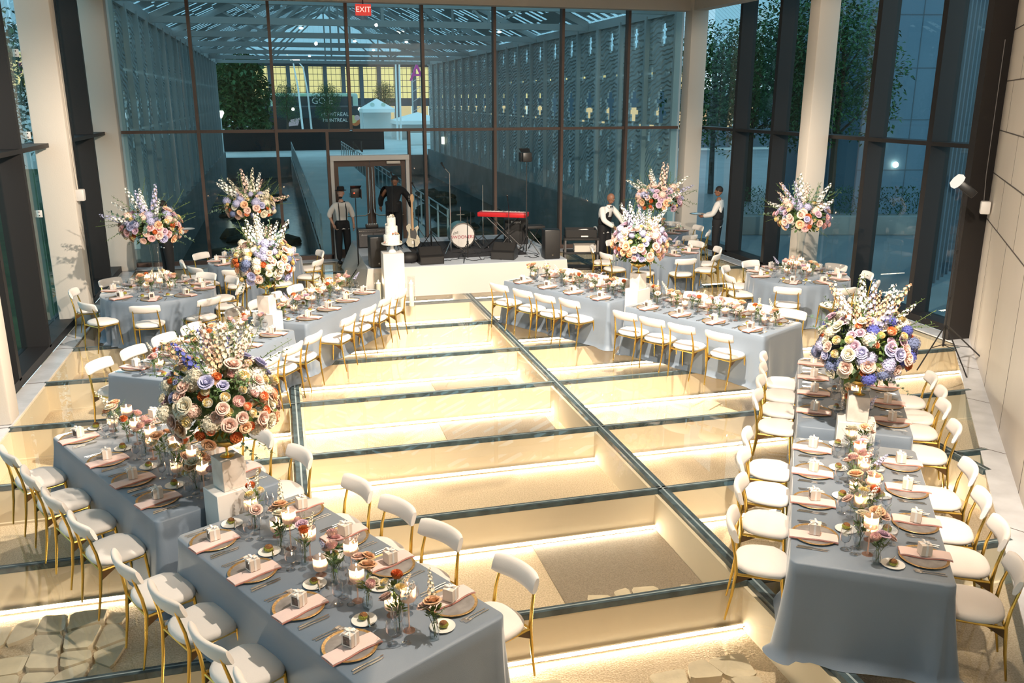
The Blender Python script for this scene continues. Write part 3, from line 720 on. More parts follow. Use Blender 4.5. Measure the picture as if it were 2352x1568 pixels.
def arrangement(t, zc, rx, rz, seed, pal, spikes, nb=70, scale=.085, top=1.0, sprays=14, spread=1.0, low=-.55):
    """blossoms over a ball of foliage centred at height zc, spikes and sprigs fanning upwards"""
    g = random.Random(seed)
    ob('foliage', LB_, t, (0, 0, zc), (0, 0, g.uniform(0, 6)), (rx * .98, rx * .98, rz * .98))
    for k in range(nb):
        z = low + (1 - low - .12) * ((k + .5) / nb) ** 1.0; z = min(.93, z); a = k * 2.39996 + g.uniform(-.2, .2); rr = math.sqrt(1 - z * z)
        d = Vector((rr * math.cos(a), rr * math.sin(a), z)); e = g.uniform(.86, 1.06)
        key = g.choice(pal[0] if z < .25 else pal[1]); nm, me = FL[key]
        sc_ = scale * g.uniform(.85, 1.3) * (1.4 if key.startswith('hyd') else 1.0 if key.startswith('rose') else .80)
        ob(nm, me, t, (d.x * rx * e, d.y * rx * e, zc + d.z * rz * e), orient((d.x, d.y, d.z + .25), g.uniform(0, 6)), sc_)
    for k in range(spikes):
        a = g.uniform(0, 2 * PI); ti = g.uniform(.05, .95) * spread; d = Vector((math.sin(ti) * math.cos(a), math.sin(ti) * math.sin(a), math.cos(ti)))
        nm, me = FL[g.choice(pal[2])]; L = g.uniform(.30, .52) * top
        ob(nm, me, t, (d.x * rx * .55, d.y * rx * .55, zc + d.z * rz * .6), orient(d, g.uniform(0, 6)), (L * .8, L * .8, L))
    for k in range(sprays):
        a = 2 * PI * k / sprays + g.uniform(-.2, .2); ti = g.uniform(.35, 1.45) * min(1.15, spread); d = Vector((math.sin(ti) * math.cos(a), math.sin(ti) * math.sin(a), math.cos(ti)))
        nm, me = SP[g.choice((0, 1, 1, 2, 3))]; L = g.uniform(.32, .50) * top
        ob(nm, me, t, (d.x * rx * .6, d.y * rx * .6, zc + d.z * rz * .6), orient(d, g.uniform(0, 6)), L)
    for k in range(3):      # trailing sprigs
        a = g.uniform(0, 6.28); d = Vector((math.cos(a), math.sin(a), -.75)).normalized(); nm, me = SP[g.choice((0, 3))]
        ob(nm, me, t, (d.x * rx * .7, d.y * rx * .7, zc - rz * .5), orient(d), .30)

# bud vases
def vase_me(kind):
    pr = {0: [(.028, 0), (.031, .006), (.030, .05), (.021, .10), (.017, .125), (.021, .135)],
          1: [(.030, 0), (.034, .01), (.034, .06), (.020, .085), (.014, .11), (.017, .15)],
          2: [(.026, 0), (.028, .005), (.027, .12), (.027, .14)],
          3: [(.024, 0), (.030, .02), (.022, .05), (.012, .09), (.013, .16), (.016, .165)]}[kind]
    b = MB(); b.lathe(pr, 14, 0, cap=False); b.lathe([(.001, .001), (pr[0][0], .001)], 14, 0, cap=False)
    wp_ = [(r - .002, z + .003) for r, z in pr if z < .07]; wp_ += [(.001, wp_[-1][1])]
    wmb = MB().lathe(wp_, 12, 0, cap=False)
    return b.mesh('glass_vase', 'vaseglass'), wmb.mesh('water', 'water')
VA = [vase_me(i) for i in range(4)]
def stems_me(seed, tips):
    g = random.Random(seed); b = MB()
    for q in range(16):
        a = g.uniform(0, 6.28); p = Vector((math.cos(a) * .012, math.sin(a) * .012, g.uniform(.12, .20))); d = Vector((math.cos(a), math.sin(a), g.uniform(-.1, 1.1))).normalized() * g.uniform(.04, .08); s1 = d.cross(Vector((0, 0, 1))).normalized() * .012; b.add([p, p + d * .5 + s1, p + d, p + d * .5 - s1], [(0, 1, 2, 3)], 1)
    for (x, y, z) in tips:
        b.tube([(g.uniform(-.012, .012), g.uniform(-.012, .012), .01), (x * .25, y * .25, z * .5), (x, y, z)], [.0025, .0022, .002], 5, 0)
        for q in range(3):
            t = g.uniform(.6, .95); a = g.uniform(0, 6.28); p = Vector((x * t * t, y * t * t, z * t)); d = Vector((math.cos(a), math.sin(a), .5)).normalized() * g.uniform(.03, .06)
            s1 = d.cross(Vector((0, 0, 1))).normalized() * .009; b.add([p, p + d * .5 + s1, p + d, p + d * .5 - s1], [(0, 1, 2, 3)], 1)
    return b.mesh('stems', ['stem', 'leaf2' if seed % 3 == 0 else 'leaf'], 180)
VASES = []
vrec = [(0, [('rose_peach', .046), ('rose_blush', .040), ('spk_cream', .12)]), (3, [('pom_orange', .036), ('spk_cream', .09)]), (1, [('rose_blush', .040), ('rose_peach', .036), ('pom_cream', .028)]),
        (2, [('pom_white', .038), ('spk_white', .11), ('rose_blush', .038)]), (0, [('rose_mauve', .038), ('pom_blush', .034), ('rose_blush', .034)]), (3, [('pom_pink', .036), ('rose_blush', .036), ('spk_blush', .11)]),
        (1, [('pom_rust', .036), ('pom_white', .028), ('spk_cream', .09)]), (2, [('rose_cream', .045), ('rose_peach', .042), ('pom_white', .034)]), (0, [('rose_pink', .042), ('pom_blush', .036), ('spk_lavender', .11)]),
        (1, [('rose_peach', .048), ('rose_cream', .036), ('pom_blush', .03)])]
vdesc = ['peach rose and cream spray', 'orange ranunculus and cream spray', 'blush and peach roses', 'white ranunculus and blush rose', 'mauve and blush roses', 'pink blossom and blush spray',
         'rust pincushion and white blossom', 'cream and peach roses', 'pink rose and lavender spray', 'large peach rose cluster']
for i, (vk, fl) in enumerate(vrec):
    g = random.Random(50 + i); tips = []; parts = [('glass_vase', VA[vk][0], (0, 0, 0), (0, 0, 0), [('water', VA[vk][1])])]
    for j, (key, s_) in enumerate(fl):
        a = g.uniform(0, 6.28); r_ = .022 + .030 * j; z_ = g.uniform(.20, .27) - .022 * j; tips.append((r_ * math.cos(a), r_ * math.sin(a), z_))
        d = (tips[-1][0] * 1.1, tips[-1][1] * 1.1, .12); nm, me = FL[key]
        parts.append((nm, me, tips[-1], tuple(orient(d)), None, s_ * (2.1 if s_ < .06 else 1.45)))
    for q_ in range(3): parts.append((SP[(i + q_) % 3][0] + '', SP[(i + q_) % 3][1], (0, 0, .12 + .01 * q_), tuple(orient((.6 * math.cos(q_ * 2.1 + i), .6 * math.sin(q_ * 2.1 + i), 1))), None, .15))
    parts.append(('stems', stems_me(i, tips)))
    VASES.append(parts)
def bud_vase(i, loc, rz, label, group):
    return spawn('flower_vase', VASES[i], label, 'vase', loc, rz, group)
# floating candle glasses
def candle_parts(h):
    b = MB()
    b.lathe([(.0005, .003), (.038, 0), (.038, .003), (.012, .006), (.0055, .02), (.005, h - .02), (.014, h - .004), (.042, h + .003), (.049, h + .016), (.049, h + .095)], 18, 0, cap=False)
    wa = MB().lathe([(.001, h + .006), (.040, h + .008), (.047, h + .02), (.047, h + .045), (.001, h + .045)], 16, 0, cap=False)
    c_ = MB().lathe([(.001, h + .030), (.020, h + .032), (.026, h + .045), (.025, h + .056), (.001, h + .053)], 14, 0, cap=False)
    f = MB().lathe([(.0005, h + .056), (.0045, h + .062), (.0055, h + .068), (.003, h + .080), (.0004, h + .090)], 8, 0, cap=False)
    return [('candle_glass', b.mesh('candle_glass', 'rose_glass'), (0, 0, 0), (0, 0, 0), [('water', wa.mesh('water', 'water'))]), ('candle', c_.mesh('candle', 'glow'), (0, 0, 0), (0, 0, 0), [('flame', f.mesh('flame', 'flame'))])]
CAND = [candle_parts(h) for h in (.21, .15, .045)]
cdesc = ['tall stemmed', 'medium stemmed', 'low']

ORD = ['first', 'second', 'third', 'fourth', 'fifth', 'sixth', 'seventh', 'eighth', 'ninth', 'tenth', 'eleventh', 'twelfth', 'thirteenth']
ci = [0]
def place_setting(X, where, tid, full=True):
    """X: matrix at the plate centre on the cloth, +Y towards the table centre"""
    rz = X.to_euler().z; z0 = .7605
    def W(x, y, z=0): v = X @ Vector((x, y, 0)); return (v.x, v.y, z0 + z)
    i = ci[0]; ci[0] += 1; j = crnd.uniform
    single('charger_plate', CHG, 'grey gold rimmed charger plate, ' + where, 'plate', W(0, 0), rz + j(0, 6), 'charger plates on ' + tid)
    single('napkin', NAP[i % 3], 'folded blush napkin, ' + where, 'napkin', W(.040, -.012), rz + j(-.06, .06), 'blush napkins on ' + tid)
    spawn('gift_box', GIFT, 'cream gift box with bow, ' + where, 'gift box', W(.012, -.002, .031), rz + j(-.35, .35), 'gift boxes on ' + tid)
    bx_, by_ = -.163 + j(-.01, .01), .215 + j(-.01, .01)
    single('bread_plate', bp_me, 'white bread plate, ' + where, 'plate', W(bx_, by_), 0, 'bread plates on ' + tid)
    single('bread_roll', ROLL, 'seeded green bread roll, ' + where, 'bread', W(bx_ - .012, by_, .0065), rz + j(0, 3), 'bread rolls on ' + tid, scale=j(.9, 1.08))
    single('goblet', G1[0], '', 'glass', W(0, 0)) if False else None
    spawn('water_goblet', GOB, 'filled water goblet, ' + where, 'glass', W(.150 + j(-.01, .01), .20), 0, 'water goblets on ' + tid)
    single('wine_glass', G2[0], 'empty wine glass, ' + where, 'glass', W(.105, .272), 0, 'wine glasses on ' + tid)
    if full: single('champagne_flute', G3[0], 'empty narrow flute, ' + where, 'glass', W(.205, .262), 0, 'champagne flutes on ' + tid)
    single('fork', FORK, 'outer steel fork, ' + where, 'fork', W(-.215, -.02), rz + j(-.03, .03), 'forks on ' + tid)
    single('knife', KNIFE, 'outer steel knife, ' + where, 'knife', W(.222, -.02), rz + j(-.03, .03), 'knives on ' + tid)
    if full:
        single('fork', FORK, 'inner steel fork, ' + where, 'fork', W(-.190, -.01), rz + j(-.03, .03), 'forks on ' + tid)
        single('knife', KNIFE, 'inner steel knife, ' + where, 'knife', W(.198, -.01), rz + j(-.03, .03), 'knives on ' + tid)
        single('butter_knife', BKNIFE, 'butter knife on bread plate, ' + where, 'knife', W(bx_ + .035, by_ + .01, .011), rz + .5, 'butter knives on ' + tid, rot=(0, 0, rz + 1.1))
# ------------------------------------------------------------------ laying out the eight long tables
TAB = [('nearest left table', .135, 5.455, 119.2, ('aisle side', 'window side')), ('second left table', -1.22, 7.855, 119.2, ('aisle side', 'window side')),
       ('middle left table', -1.025, 11.4, 58, ('aisle side', 'window side')), ('left table before the cake', .44, 13.74, 58, ('aisle side', 'window side')),
       ('right table before the stage', 4.8, 13.9, 119.1, ('window side', 'aisle side')), ('middle right table', 6.14, 11.49, 119.1, ('window side', 'aisle side')),
       ('nearest right table', 4.405, 5.505, 57, ('wall side', 'aisle side')), ('second right table', 5.935, 7.82, 57, ('wall side', 'aisle side'))]
seatu = {0: ([-.82, -.24, .36, .95], [-.89, -.24, .32, .93]), 1: ([-.84, -.32, .26, .99],) * 2, 6: ([-.78, -.18, .41, .97], [-.89, -.36, .25, .81]), 7: ([-.76, -.14, .43, 1.0], [-.86, -.3, .3, .84])}
chu = {0: ([-.76, -.16, .50, 1.07], [-.86, -.12, .44, 1.02]), 1: ([-.82, -.22, .38, 1.03], [-.80, -.16, .4, .98]), 2: ([-.9, -.3, .3, .9], [-.75, -.1, .45, 1.0]), 3: ([-.85, -.25, .3, .9], [-.75, -.1, .55, 1.1]),
       4: ([-.74, -.21, .31, .91], [-.85, -.3, .3, .9]), 5: ([-.75, -.14, .385, .905], [-.85, -.3, .3, .9]), 6: ([-.72, -.08, .53, 1.08], [-.86, -.24, .27, .9]), 7: ([-.5, .06, .6, 1.08], [-.82, -.18, .3, .82])}
palN = (['rose_blush', 'rose_mauve', 'rose_peach', 'pom_cream', 'hyd_blush', 'rose_cream', 'pom_peach', 'hyd_cream', 'rose_blush', 'pom_orange'], ['hyd_white', 'pom_cream', 'pom_white', 'rose_lavender', 'hyd_cream', 'pom_blush', 'pom_orange', 'rose_blush'], ['spk_white', 'spk_blush', 'spk_peach', 'spk_blue', 'spk_cream'])
palR = (['rose_mauve', 'hyd_blue', 'rose_cream', 'hyd_steel', 'rose_blush', 'pom_cream', 'pom_orange', 'rose_lavender', 'rose_peach', 'hyd_lavender'], ['hyd_cream', 'pom_peach', 'rose_mauve', 'hyd_blue', 'pom_yellow', 'rose_cream', 'pom_cream'], ['spk_white', 'spk_white', 'spk_lavender', 'spk_peach', 'spk_blush'])
palB = (['rose_blush', 'rose_cream', 'pom_orange', 'hyd_steel', 'pom_yellow', 'rose_peach', 'pom_peach', 'hyd_cream', 'rose_lavender'], ['hyd_lavender', 'pom_yellow', 'pom_cream', 'rose_blush', 'hyd_cream'], ['spk_white', 'spk_cream', 'spk_white', 'spk_blush'])
palP = (['rose_blush', 'rose_mauve', 'rose_blush', 'rose_lavender', 'rose_peach', 'pom_orange', 'pom_cream', 'rose_pink'], ['rose_blush', 'hyd_lavender', 'rose_mauve', 'pom_cream', 'hyd_blush'], ['spk_white', 'spk_lavender', 'spk_blush', 'spk_white'])
XT = []
for ti, (tn, X0, Y0, A, sides) in enumerate(TAB):
    T = Matrix.Translation((X0, Y0, 0)) @ Matrix.Rotation(R(A), 4, 'Z'); XT.append(T)
    t = thing('banquet_table', 'long banquet table under a dusty blue cloth, the ' + tn, 'table', (X0, Y0, 0), R(A), 'long banquet tables')
    ob('tabletop', MB().bb((-1.18, -.49, .72), (1.18, .49, .75)).mesh('tabletop', 'blackmat'), t)
    for sx in (-1, 1):
        for sy in (-1, 1): ob('leg', legm, t, (sx * 1.0, sy * .4, 0))
    ob('tablecloth', cloth_rect(1.22, .528, ti + 1).mesh('tablecloth', 'cloth', 60), t)
    far = ti in (2, 3, 4, 5)
    us = seatu.get(ti, ([-.9, -.3, .3, .9],) * 2)
    for si, sgn in ((0, 1), (1, -1)):
        side = sides[1 if sgn > 0 else 0] if ti not in (4, 5, 6, 7) else sides[1 if sgn > 0 else 0]
        for k in range(4):
            near = (k if Matrix.Rotation(R(A), 4, 'Z').to_3x3()[1][0] > 0 else 3 - k)
            where = '%s from near end, %s, %s' % (ORD[near], side, tn)
            u = us[si][k]; Xs = T @ Matrix.Translation((u, sgn * .365, 0)) @ Matrix.Rotation(PI if sgn > 0 else 0, 4, 'Z')
            place_setting(Xs, where, 'the ' + tn, True)
            u = chu[ti][si][k] + crnd.uniform(-.015, .015)
            Xc = T @ Matrix.Translation((u, sgn * (.705 + crnd.uniform(-.01, .03)), 0)) @ Matrix.Rotation((PI if sgn > 0 else 0) + crnd.uniform(-.07, .07), 4, 'Z')
            v = Xc.translation
            spawn('dining_chair', CH, 'white upholstered gold legged chair, ' + where, 'chair', (v.x, v.y, 0), Xc.to_euler().z, 'white chairs at ' + 'the ' + tn)
    # centre line: vases and candles
    g = random.Random(100 + ti); nv, nc = (13, 9)
    for k in range(nv):
        u = -1.08 + 2.16 * k / (nv - 1) + g.uniform(-.03, .03); v_ = (.055 if k % 2 else -.05) + g.uniform(-.012, .012); i = (k * 3 + ti * 4) % 10
        p = T @ Vector((u, v_, .7605)); nk = k if A < 0 else k
        bud_vase(i, tuple(p), g.uniform(0, 6.28), 'bud vase, %s, %s from near end, %s' % (vdesc[i], ORD[k], tn), 'bud vases on the ' + tn)
    for k in range(nc):
        u = -.94 + 1.88 * k / (nc - 1) + g.uniform(-.03, .03); v_ = (-.035 if k % 2 else .03); i = (k * 2 + ti) % 3
        p = T @ Vector((u, v_ + (.02 if k % 3 else -.02), .7605))
        spawn('floating_candle', CAND[i], '%s floating candle glass, %s from near end, %s' % (cdesc[i], ORD[k], tn), 'candle', tuple(p), g.uniform(0, 6), 'floating candles on the ' + tn)
# plinths with low arrangements between the pairs
def gold_bowl(z):
    return MB().lathe([(.05, z), (.055, z + .004), (.02, z + .012), (.010, z + .03), (.010, z + .07), (.03, z + .085), (.11, z + .12), (.14, z + .16), (.135, z + .165), (.10, z + .14)], 24, 0).mesh('gold_bowl', 'gold')
for i, (pn, x, y, A, pal, sd) in enumerate((('the two nearest left tables', -.54, 6.655, 119.2, palN, 21), ('the two farther left tables', -.29, 12.57, 58, palB, 22),
                                 ('the two farther right tables', 5.47, 12.70, 119.1, palP, 23), ('the two nearest right tables', 5.17, 6.66, 57, palR, 24))):
    single('plinth', MB().rbox((0, 0, .475), (.25, .34, .95), .006, 0, 1).mesh('plinth', 'plinth'), 'white square plinth standing between ' + pn, 'plinth', (x, y, 0), R(A), 'white plinths between tables')
    single('marble_block', MB().rbox((0, 0, .125), (.19, .19, .25), .004, 0, 1).mesh('marble_block', 'marble'), 'pale marble block on the plinth between ' + pn, 'block', (x, y, .951), R(A), 'marble blocks on plinths')
    t = thing('flower_arrangement', ['large pastel arrangement with blue delphinium, between ', 'cream and peach arrangement with white snapdragons, between ', 'blush and lavender rose arrangement, between ', 'large arrangement with blue hydrangea and white stock, between '][i] + pn, 'flowers', (x, y, 1.2015), R(A), 'flower arrangements on marble blocks')
    ob('gold_bowl', gold_bowl(0), t)
    arrangement(t, .46, .40, .36, sd, pal, 16, 150, .086, .95, 24, .8)
# ------------------------------------------------------------------ round tables
ROUND = [('front left round table', -2.1, 15.45, [170, -136, 132, -92, -50, -8, 28, 60, 95], 1), ('back left round table', -.57, 18.05, [182, 145, -144, -107, -66, -25, 20, 62, 103], 1),
         ('front right round table', 9.1, 13.8, [175, -130, -88, -50, -12, 25, 60, 98, 137], 1), ('back right round table', 7.74, 17.03, [27, -12, -50, -88, -128, -165, 155, 112, 70], 1),
         ('farthest right round table', 8.8, 19.75, [5, 42, 80, 120, 160, -160, -115, -70, -32], 0)]
vase_tall = MB().lathe([(.075, 0), (.078, .01), (.074, .02), (.060, .3), (.062, .6), (.085, .80)], 24, 0, cap=False).mesh('tall_vase', 'vaseglass')
for ri, (tn, x, y, angs, tall) in enumerate(ROUND):
    t = thing('round_table', 'round banquet table under a dusty blue cloth, the ' + tn, 'table', (x, y, 0), 0, 'round banquet tables')
    ob('tabletop', MB().lathe([(.86, .72), (.86, .75)], 40).mesh('tabletop', 'blackmat'), t)
    for a in range(4): ob('leg', legm, t, (.6 * math.cos(a * PI / 2 + .7), .6 * math.sin(a * PI / 2 + .7), 0))
    ob('tablecloth', cloth_round(.905, ri + 31).mesh('tablecloth', 'cloth', 60), t)
    order = sorted(angs, key=lambda a: (a + 90 + 20) % 360)
    for a in angs:
        ra = R(a); X = Matrix.Translation((x + .735 * math.cos(ra), y + .735 * math.sin(ra), 0)) @ Matrix.Rotation(ra + PI / 2, 4, 'Z')
        where = '%s anticlockwise from the camera side, %s' % (ORD[order.index(a)], tn)
        place_setting(X, where, 'the ' + tn, False)
        rr = 1.095 + crnd.uniform(-.01, .06)
        spawn('dining_chair', CH, 'white gold legged chair, ' + where, 'chair', (x + rr * math.cos(ra), y + rr * math.sin(ra), 0), ra + PI / 2 + crnd.uniform(-.12, .12), 'white chairs at the ' + tn)
    g = random.Random(300 + ri)
    for k in range(6):
        a = 2 * PI * k / 6 + .3; i = (k * 3 + ri) % 10; rr = .27 + g.uniform(-.02, .03)
        bud_vase(i, (x + rr * math.cos(a), y + rr * math.sin(a), .7605), a, 'bud vase, %s, %s around centre, %s' % (vdesc[i], ORD[k], tn), 'bud vases on the ' + tn)
        a += .5; rr = .20; i = k % 3
        spawn('floating_candle', CAND[i], '%s floating candle glass, %s around the centre, %s' % (cdesc[i], ORD[k], tn), 'candle', (x + rr * math.cos(a), y + rr * math.sin(a), .7605), 0, 'floating candles on the ' + tn)
    if tall:
        t = thing('flower_arrangement', 'wide %s arrangement on a tall glass vase, %s' % (['lilac rose and white', 'peach and greenery', 'pink rose and blue', 'blush rose and white'][ri], tn), 'flowers', (x, y, .7605), g.uniform(0, 6), 'tall flower arrangements')
        ob('tall_vase', vase_tall, t)
        arrangement(t, 1.08, .46, .30, 40 + ri, [palP, palB, palP, palP][ri], 13, 95, .100, 1.15, 34, 1.45, -.6)
# ------------------------------------------------------------------ people
def skin_mesh(J, E, root, levels=2):
    """J: name -> (x,y,z,r) or (x,y,z,rx,ry); E: edges; returns evaluated mesh data"""
    names = list(J); bm = bmesh.new(); lay = bm.verts.layers.skin.verify(); vs = {}
    for k in names:
        v = bm.verts.new(J[k][:3]); r = J[k][3:]; v[lay].radius = (r[0], r[1] if len(r) > 1 else r[0]); v[lay].use_root = (k == root); vs[k] = v
    for a, b in E: bm.edges.new((vs[a], vs[b]))
    me = bpy.data.meshes.new('sk'); bm.to_mesh(me); bm.free()
    o = bpy.data.objects.new('sk', me); COL.objects.link(o)
    md = o.modifiers.new('s', 'SKIN'); md.use_smooth_shade = True; md.branch_smoothing = .3
    s2 = o.modifiers.new('u', 'SUBSURF'); s2.levels = levels; s2.render_levels = levels
    r = bpy.data.meshes.new_from_object(o.evaluated_get(bpy.context.evaluated_depsgraph_get()))
    bpy.data.objects.remove(o); bpy.data.meshes.remove(me); return r
def merge(mb, me, mat=0):
    mb.add([tuple(v.co) for v in me.vertices], [tuple(p.vertices) for p in me.polygons], mat, True)
BASEJ = dict(pel=(0, 0, .97, .15, .11), sp=(0, .01, 1.13, .135, .10), ch=(0, .0, 1.32, .155, .11), nb=(0, .01, 1.47, .078), nk=(0, 0, 1.58, .075),
             shL=(.17, .01, 1.43, .062), elL=(.25, .03, 1.16, .045), wrL=(.26, -.04, .92, .030), shR=(-.17, .01, 1.43, .062), elR=(-.25, .03, 1.16, .045), wrR=(-.26, -.04, .92, .030),
             hiL=(.088, 0, .90, .088), knL=(.105, -.015, .50, .062), anL=(.11, .01, .10, .043), hiR=(-.088, 0, .90, .088), knR=(-.105, -.015, .50, .062), anR=(-.11, .01, .10, .043))
EB = [('pel', 'sp'), ('sp', 'ch'), ('ch', 'nb'), ('nb', 'nk'), ('ch', 'shL'), ('shL', 'elL'), ('elL', 'wrL'), ('ch', 'shR'), ('shR', 'elR'), ('elR', 'wrR'), ('pel', 'hiL'), ('hiL', 'knL'), ('knL', 'anL'), ('pel', 'hiR'), ('hiR', 'knR'), ('knR', 'anR')]
FAT = 1.13
def sub(J, keys, dr=0, f=1.0, over={}):
    o = {}
    for k in keys:
        v = J[k]; r = [x * f + dr for x in v[3:]]; o[k] = tuple(v[:3]) + tuple(x * FAT for x in r)
    o.update(over); return o
def hand(mb, wr, el, side, mat=0):
    d = (Vector(wr[:3]) - Vector(el[:3])).normalized(); a = d.cross(Vector((0, -1, .2))).normalized(); b = d.cross(a).normalized(); w_ = Vector(wr[:3])
    mb.tube([w_ - d * .02, w_ + d * .03, w_ + d * .07, w_ + d * .09], [.027, .034, .036, .028], 8, mat)
    for i, (o, L) in enumerate(((-.027, .062), (-.009, .074), (.009, .070), (.026, .055))):
        p = w_ + d * .085 + b * o; mb.tube([p, p + d * L * .5 + a * .010 * side, p + d * L * .85 + a * .028 * side], [.009, .008, .006], 6, mat)
    p = w_ + d * .03 + b * -.03; mb.tube([p, p + d * .035 - b * .025, p + d * .065 - b * .028 + a * .01], [.010, .009, .007], 6, mat)
def head(mb, c, yaw, pitch=0, hair=None, beard=False):
    X = Matrix.Translation(c) @ Matrix.Rotation(yaw, 4, 'Z') @ Matrix.Rotation(pitch, 4, 'X')
    mb.X = X
    mb.ball((0, .01, .02), (.076, .094, .105), 16, 12, 0)                 # skull
    mb.ball((0, -.022, -.045), (.056, .066, .068), 12, 8, 0)             # jaw
    mb.add([(-.010, -.084, .018), (.010, -.084, .018), (0, -.092, .02), (-.016, -.084, -.020), (.016, -.084, -.020), (0, -.112, -.016), (0, -.086, -.028)], [(0, 2, 5, 3), (2, 1, 4, 5), (3, 5, 6), (5, 4, 6)], 0, True)
    for s_ in (-1, 1):
        mb.ball((s_ * .077, .008, .005), (.010, .020, .030), 8, 6, 0)       # ears
        mb.ball((s_ * .030, -.078, .022), (.013, .008, .008), 8, 5, 2); mb.ball((s_ * .030, -.085, .022), (.005, .003, .005), 6, 4, 1)
        mb.box((s_ * .031, -.084, .040), (.030, .008, .006), 1)
    mb.box((0, -.086, -.050), (.040, .008, .008), 3)
    if beard: mb.ball((0, -.034, -.080), (.046, .056, .040), 12, 6, 1)
    mb.X = None
    return X
def person(label, loc, rz, pose, skin, top, hairstyle=None, vest=False, braces=False, hat=False, hyaw=0, hpitch=0, s=1.0, shoes=True, beard=False, sleeve=1.0):
    J = dict(BASEJ); J.update(pose); t = thing('person', label, 'person', loc, rz)
    jb = sub(J, J.keys(), f=.80)
    for q in ('pel', 'sp', 'ch', 'hiL', 'hiR'): jb[q] = tuple(jb[q][:3]) + tuple(x * .78 for x in jb[q][3:])
    for q in ('shL', 'shR', 'elL', 'elR'): jb[q] = tuple(jb[q][:3]) + tuple(x * (.80 if top == 'suit' or q[:2] == 'sh' else .95) for x in jb[q][3:])
    bm_ = MB(); merge(bm_, skin_mesh(jb, EB, 'pel'))
    hand(bm_, J['wrL'], J['elL'], 1); hand(bm_, J['wrR'], J['elR'], -1)
    nk = J['nk']; hc = Vector(nk[:3]) + Vector(J.get('hd', (0, -.02, .115))[:3]) if 'hd' in pose else Vector(nk[:3]) + Vector((0, -.02, .115))
    XH = head(bm_, hc, hyaw, hpitch, None, beard)
    body = ob('body', bm_.mesh('body', [skin, 'hair', 'china', 'f_pink'], 180), t)
    E2 = [e for e in EB if not (e[0] in ('hiL', 'hiR', 'knL', 'knR') or e[1] in ('hiL', 'hiR', 'nk'))]
    sk = ['pel', 'sp', 'ch', 'nb', 'shL', 'elL', 'wrL', 'shR', 'elR', 'wrR']
    jj = sub(J, sk, .016); p_ = J['pel']; jj['pb'] = (p_[0], p_[1], p_[2] - .05, .10, .07); jj['pel'] = tuple(p_[:3]) + (.145, .105)
    for q in 'LR':
        if sleeve < 1: w0, e0 = Vector(J['wr' + q][:3]), Vector(J['el' + q][:3]); p = e0.lerp(w0, sleeve); jj['wr' + q] = tuple(p) + (.045,)
    b2 = MB(); merge(b2, skin_mesh(jj, E2 + [('pel', 'pb')], 'pel')); nb = J['nb']; b2.lathe([(.062, -.01), (.066, .02), (.058, .05)], 12, 0, (nb[0], nb[1] - .004, nb[2] + .0), cap=False)
    ob('shirt', b2.mesh('shirt', top, 180), t)
    b3 = MB(); p3 = sub(J, ['pel', 'hiL', 'knL', 'anL', 'hiR', 'knR', 'anR'], .020)
    for q in 'LR': a = p3['an' + q]; p3['an' + q] = (a[0], a[1], a[2] - .03, .062)
    p3['sp'] = tuple(Vector(J['pel'][:3]).lerp(Vector(J['sp'][:3]), .85)) + (.185, .15)
    merge(b3, skin_mesh(p3, [('pel', 'sp'), ('pel', 'hiL'), ('hiL', 'knL'), ('knL', 'anL'), ('pel', 'hiR'), ('hiR', 'knR'), ('knR', 'anR')], 'pel'))
    ob('trousers', b3.mesh('trousers', 'suit', 180), t)
    for q in 'LR':
        a = J['an' + q]; ob('shoe', MB().ball((a[0], a[1] - .07, .042), (.048, .145, .045), 12, 7).bb((a[0] - .045, a[1] - .2, 0), (a[0] + .045, a[1] + .06, .018)).mesh('shoe', 'black'), t)
    if vest:
        v = sub(J, ['pel', 'sp', 'ch', 'nb'], .020); v['nb'] = tuple(J['nb'][:3]) + (.085, .07); v['pel'] = tuple(Vector(J['pel'][:3]) + Vector((0, 0, .02))) + (.215, .165)
        vm = skin_mesh(v, [('pel', 'sp'), ('sp', 'ch'), ('ch', 'nb')], 'pel'); b4 = MB(); fs = []
        X_ = Vector(J['ch'][:3])
        for p in vm.polygons:
            c = p.center
            if c.z > X_.z - .12 and c.y < X_.y - .03 and abs(c.x - X_.x) < .015 + (c.z - (X_.z - .12)) * .42: continue
            fs.append(tuple(p.vertices))
        b4.add([tuple(q.co) for q in vm.vertices], fs, 0, True); ob('vest', b4.mesh('vest', 'suit', 180), t)
    if vest or braces:
        nb = J['nb']; ob('bow_tie', MB().add([(0, -.085, 0), (-.05, -.09, .025), (-.05, -.09, -.025), (.05, -.09, .025), (.05, -.09, -.025), (0, -.10, .0)], [(0, 1, 5), (0, 5, 2), (1, 2, 5), (0, 5, 3), (0, 4, 5), (3, 5, 4)]).ball((0, -.095, 0), .013, 6, 4).mesh('bow_tie', 'suit'), t, (nb[0], nb[1] + .012, nb[2] + .015))
    if braces:
        for sx in (-1, 1):
            pts = [(sx * .075, -.108, 1.00), (sx * .085, -.142, 1.16), (sx * .088, -.138, 1.32), (sx * .085, -.075, 1.46), (sx * .08, .0, 1.50), (sx * .06, .10, 1.40), (sx * .02, .13, 1.2), (sx * .03, .12, 1.0)]
            ob('brace', MB().tube(pts, .011, 6).mesh('brace', 'suit'), t)
    if hat:
        h = MB(); h.X = XH; h.lathe([(.001, .075), (.135, .072), (.140, .078), (.088, .082), (.084, .15), (.070, .168), (.001, .160)], 20, 0, cap=False); h.X = None
        ob('hat', h.mesh('fedora', 'suit'), t)
    elif hairstyle == 'short':
        h = MB(); h.X = XH; h.ball((0, .022, .042), (.083, .096, .095), 16, 10, 0); h.X = None; ob('hair', h.mesh('hair', 'hair'), t)
    t.scale = (s, s, s); return t
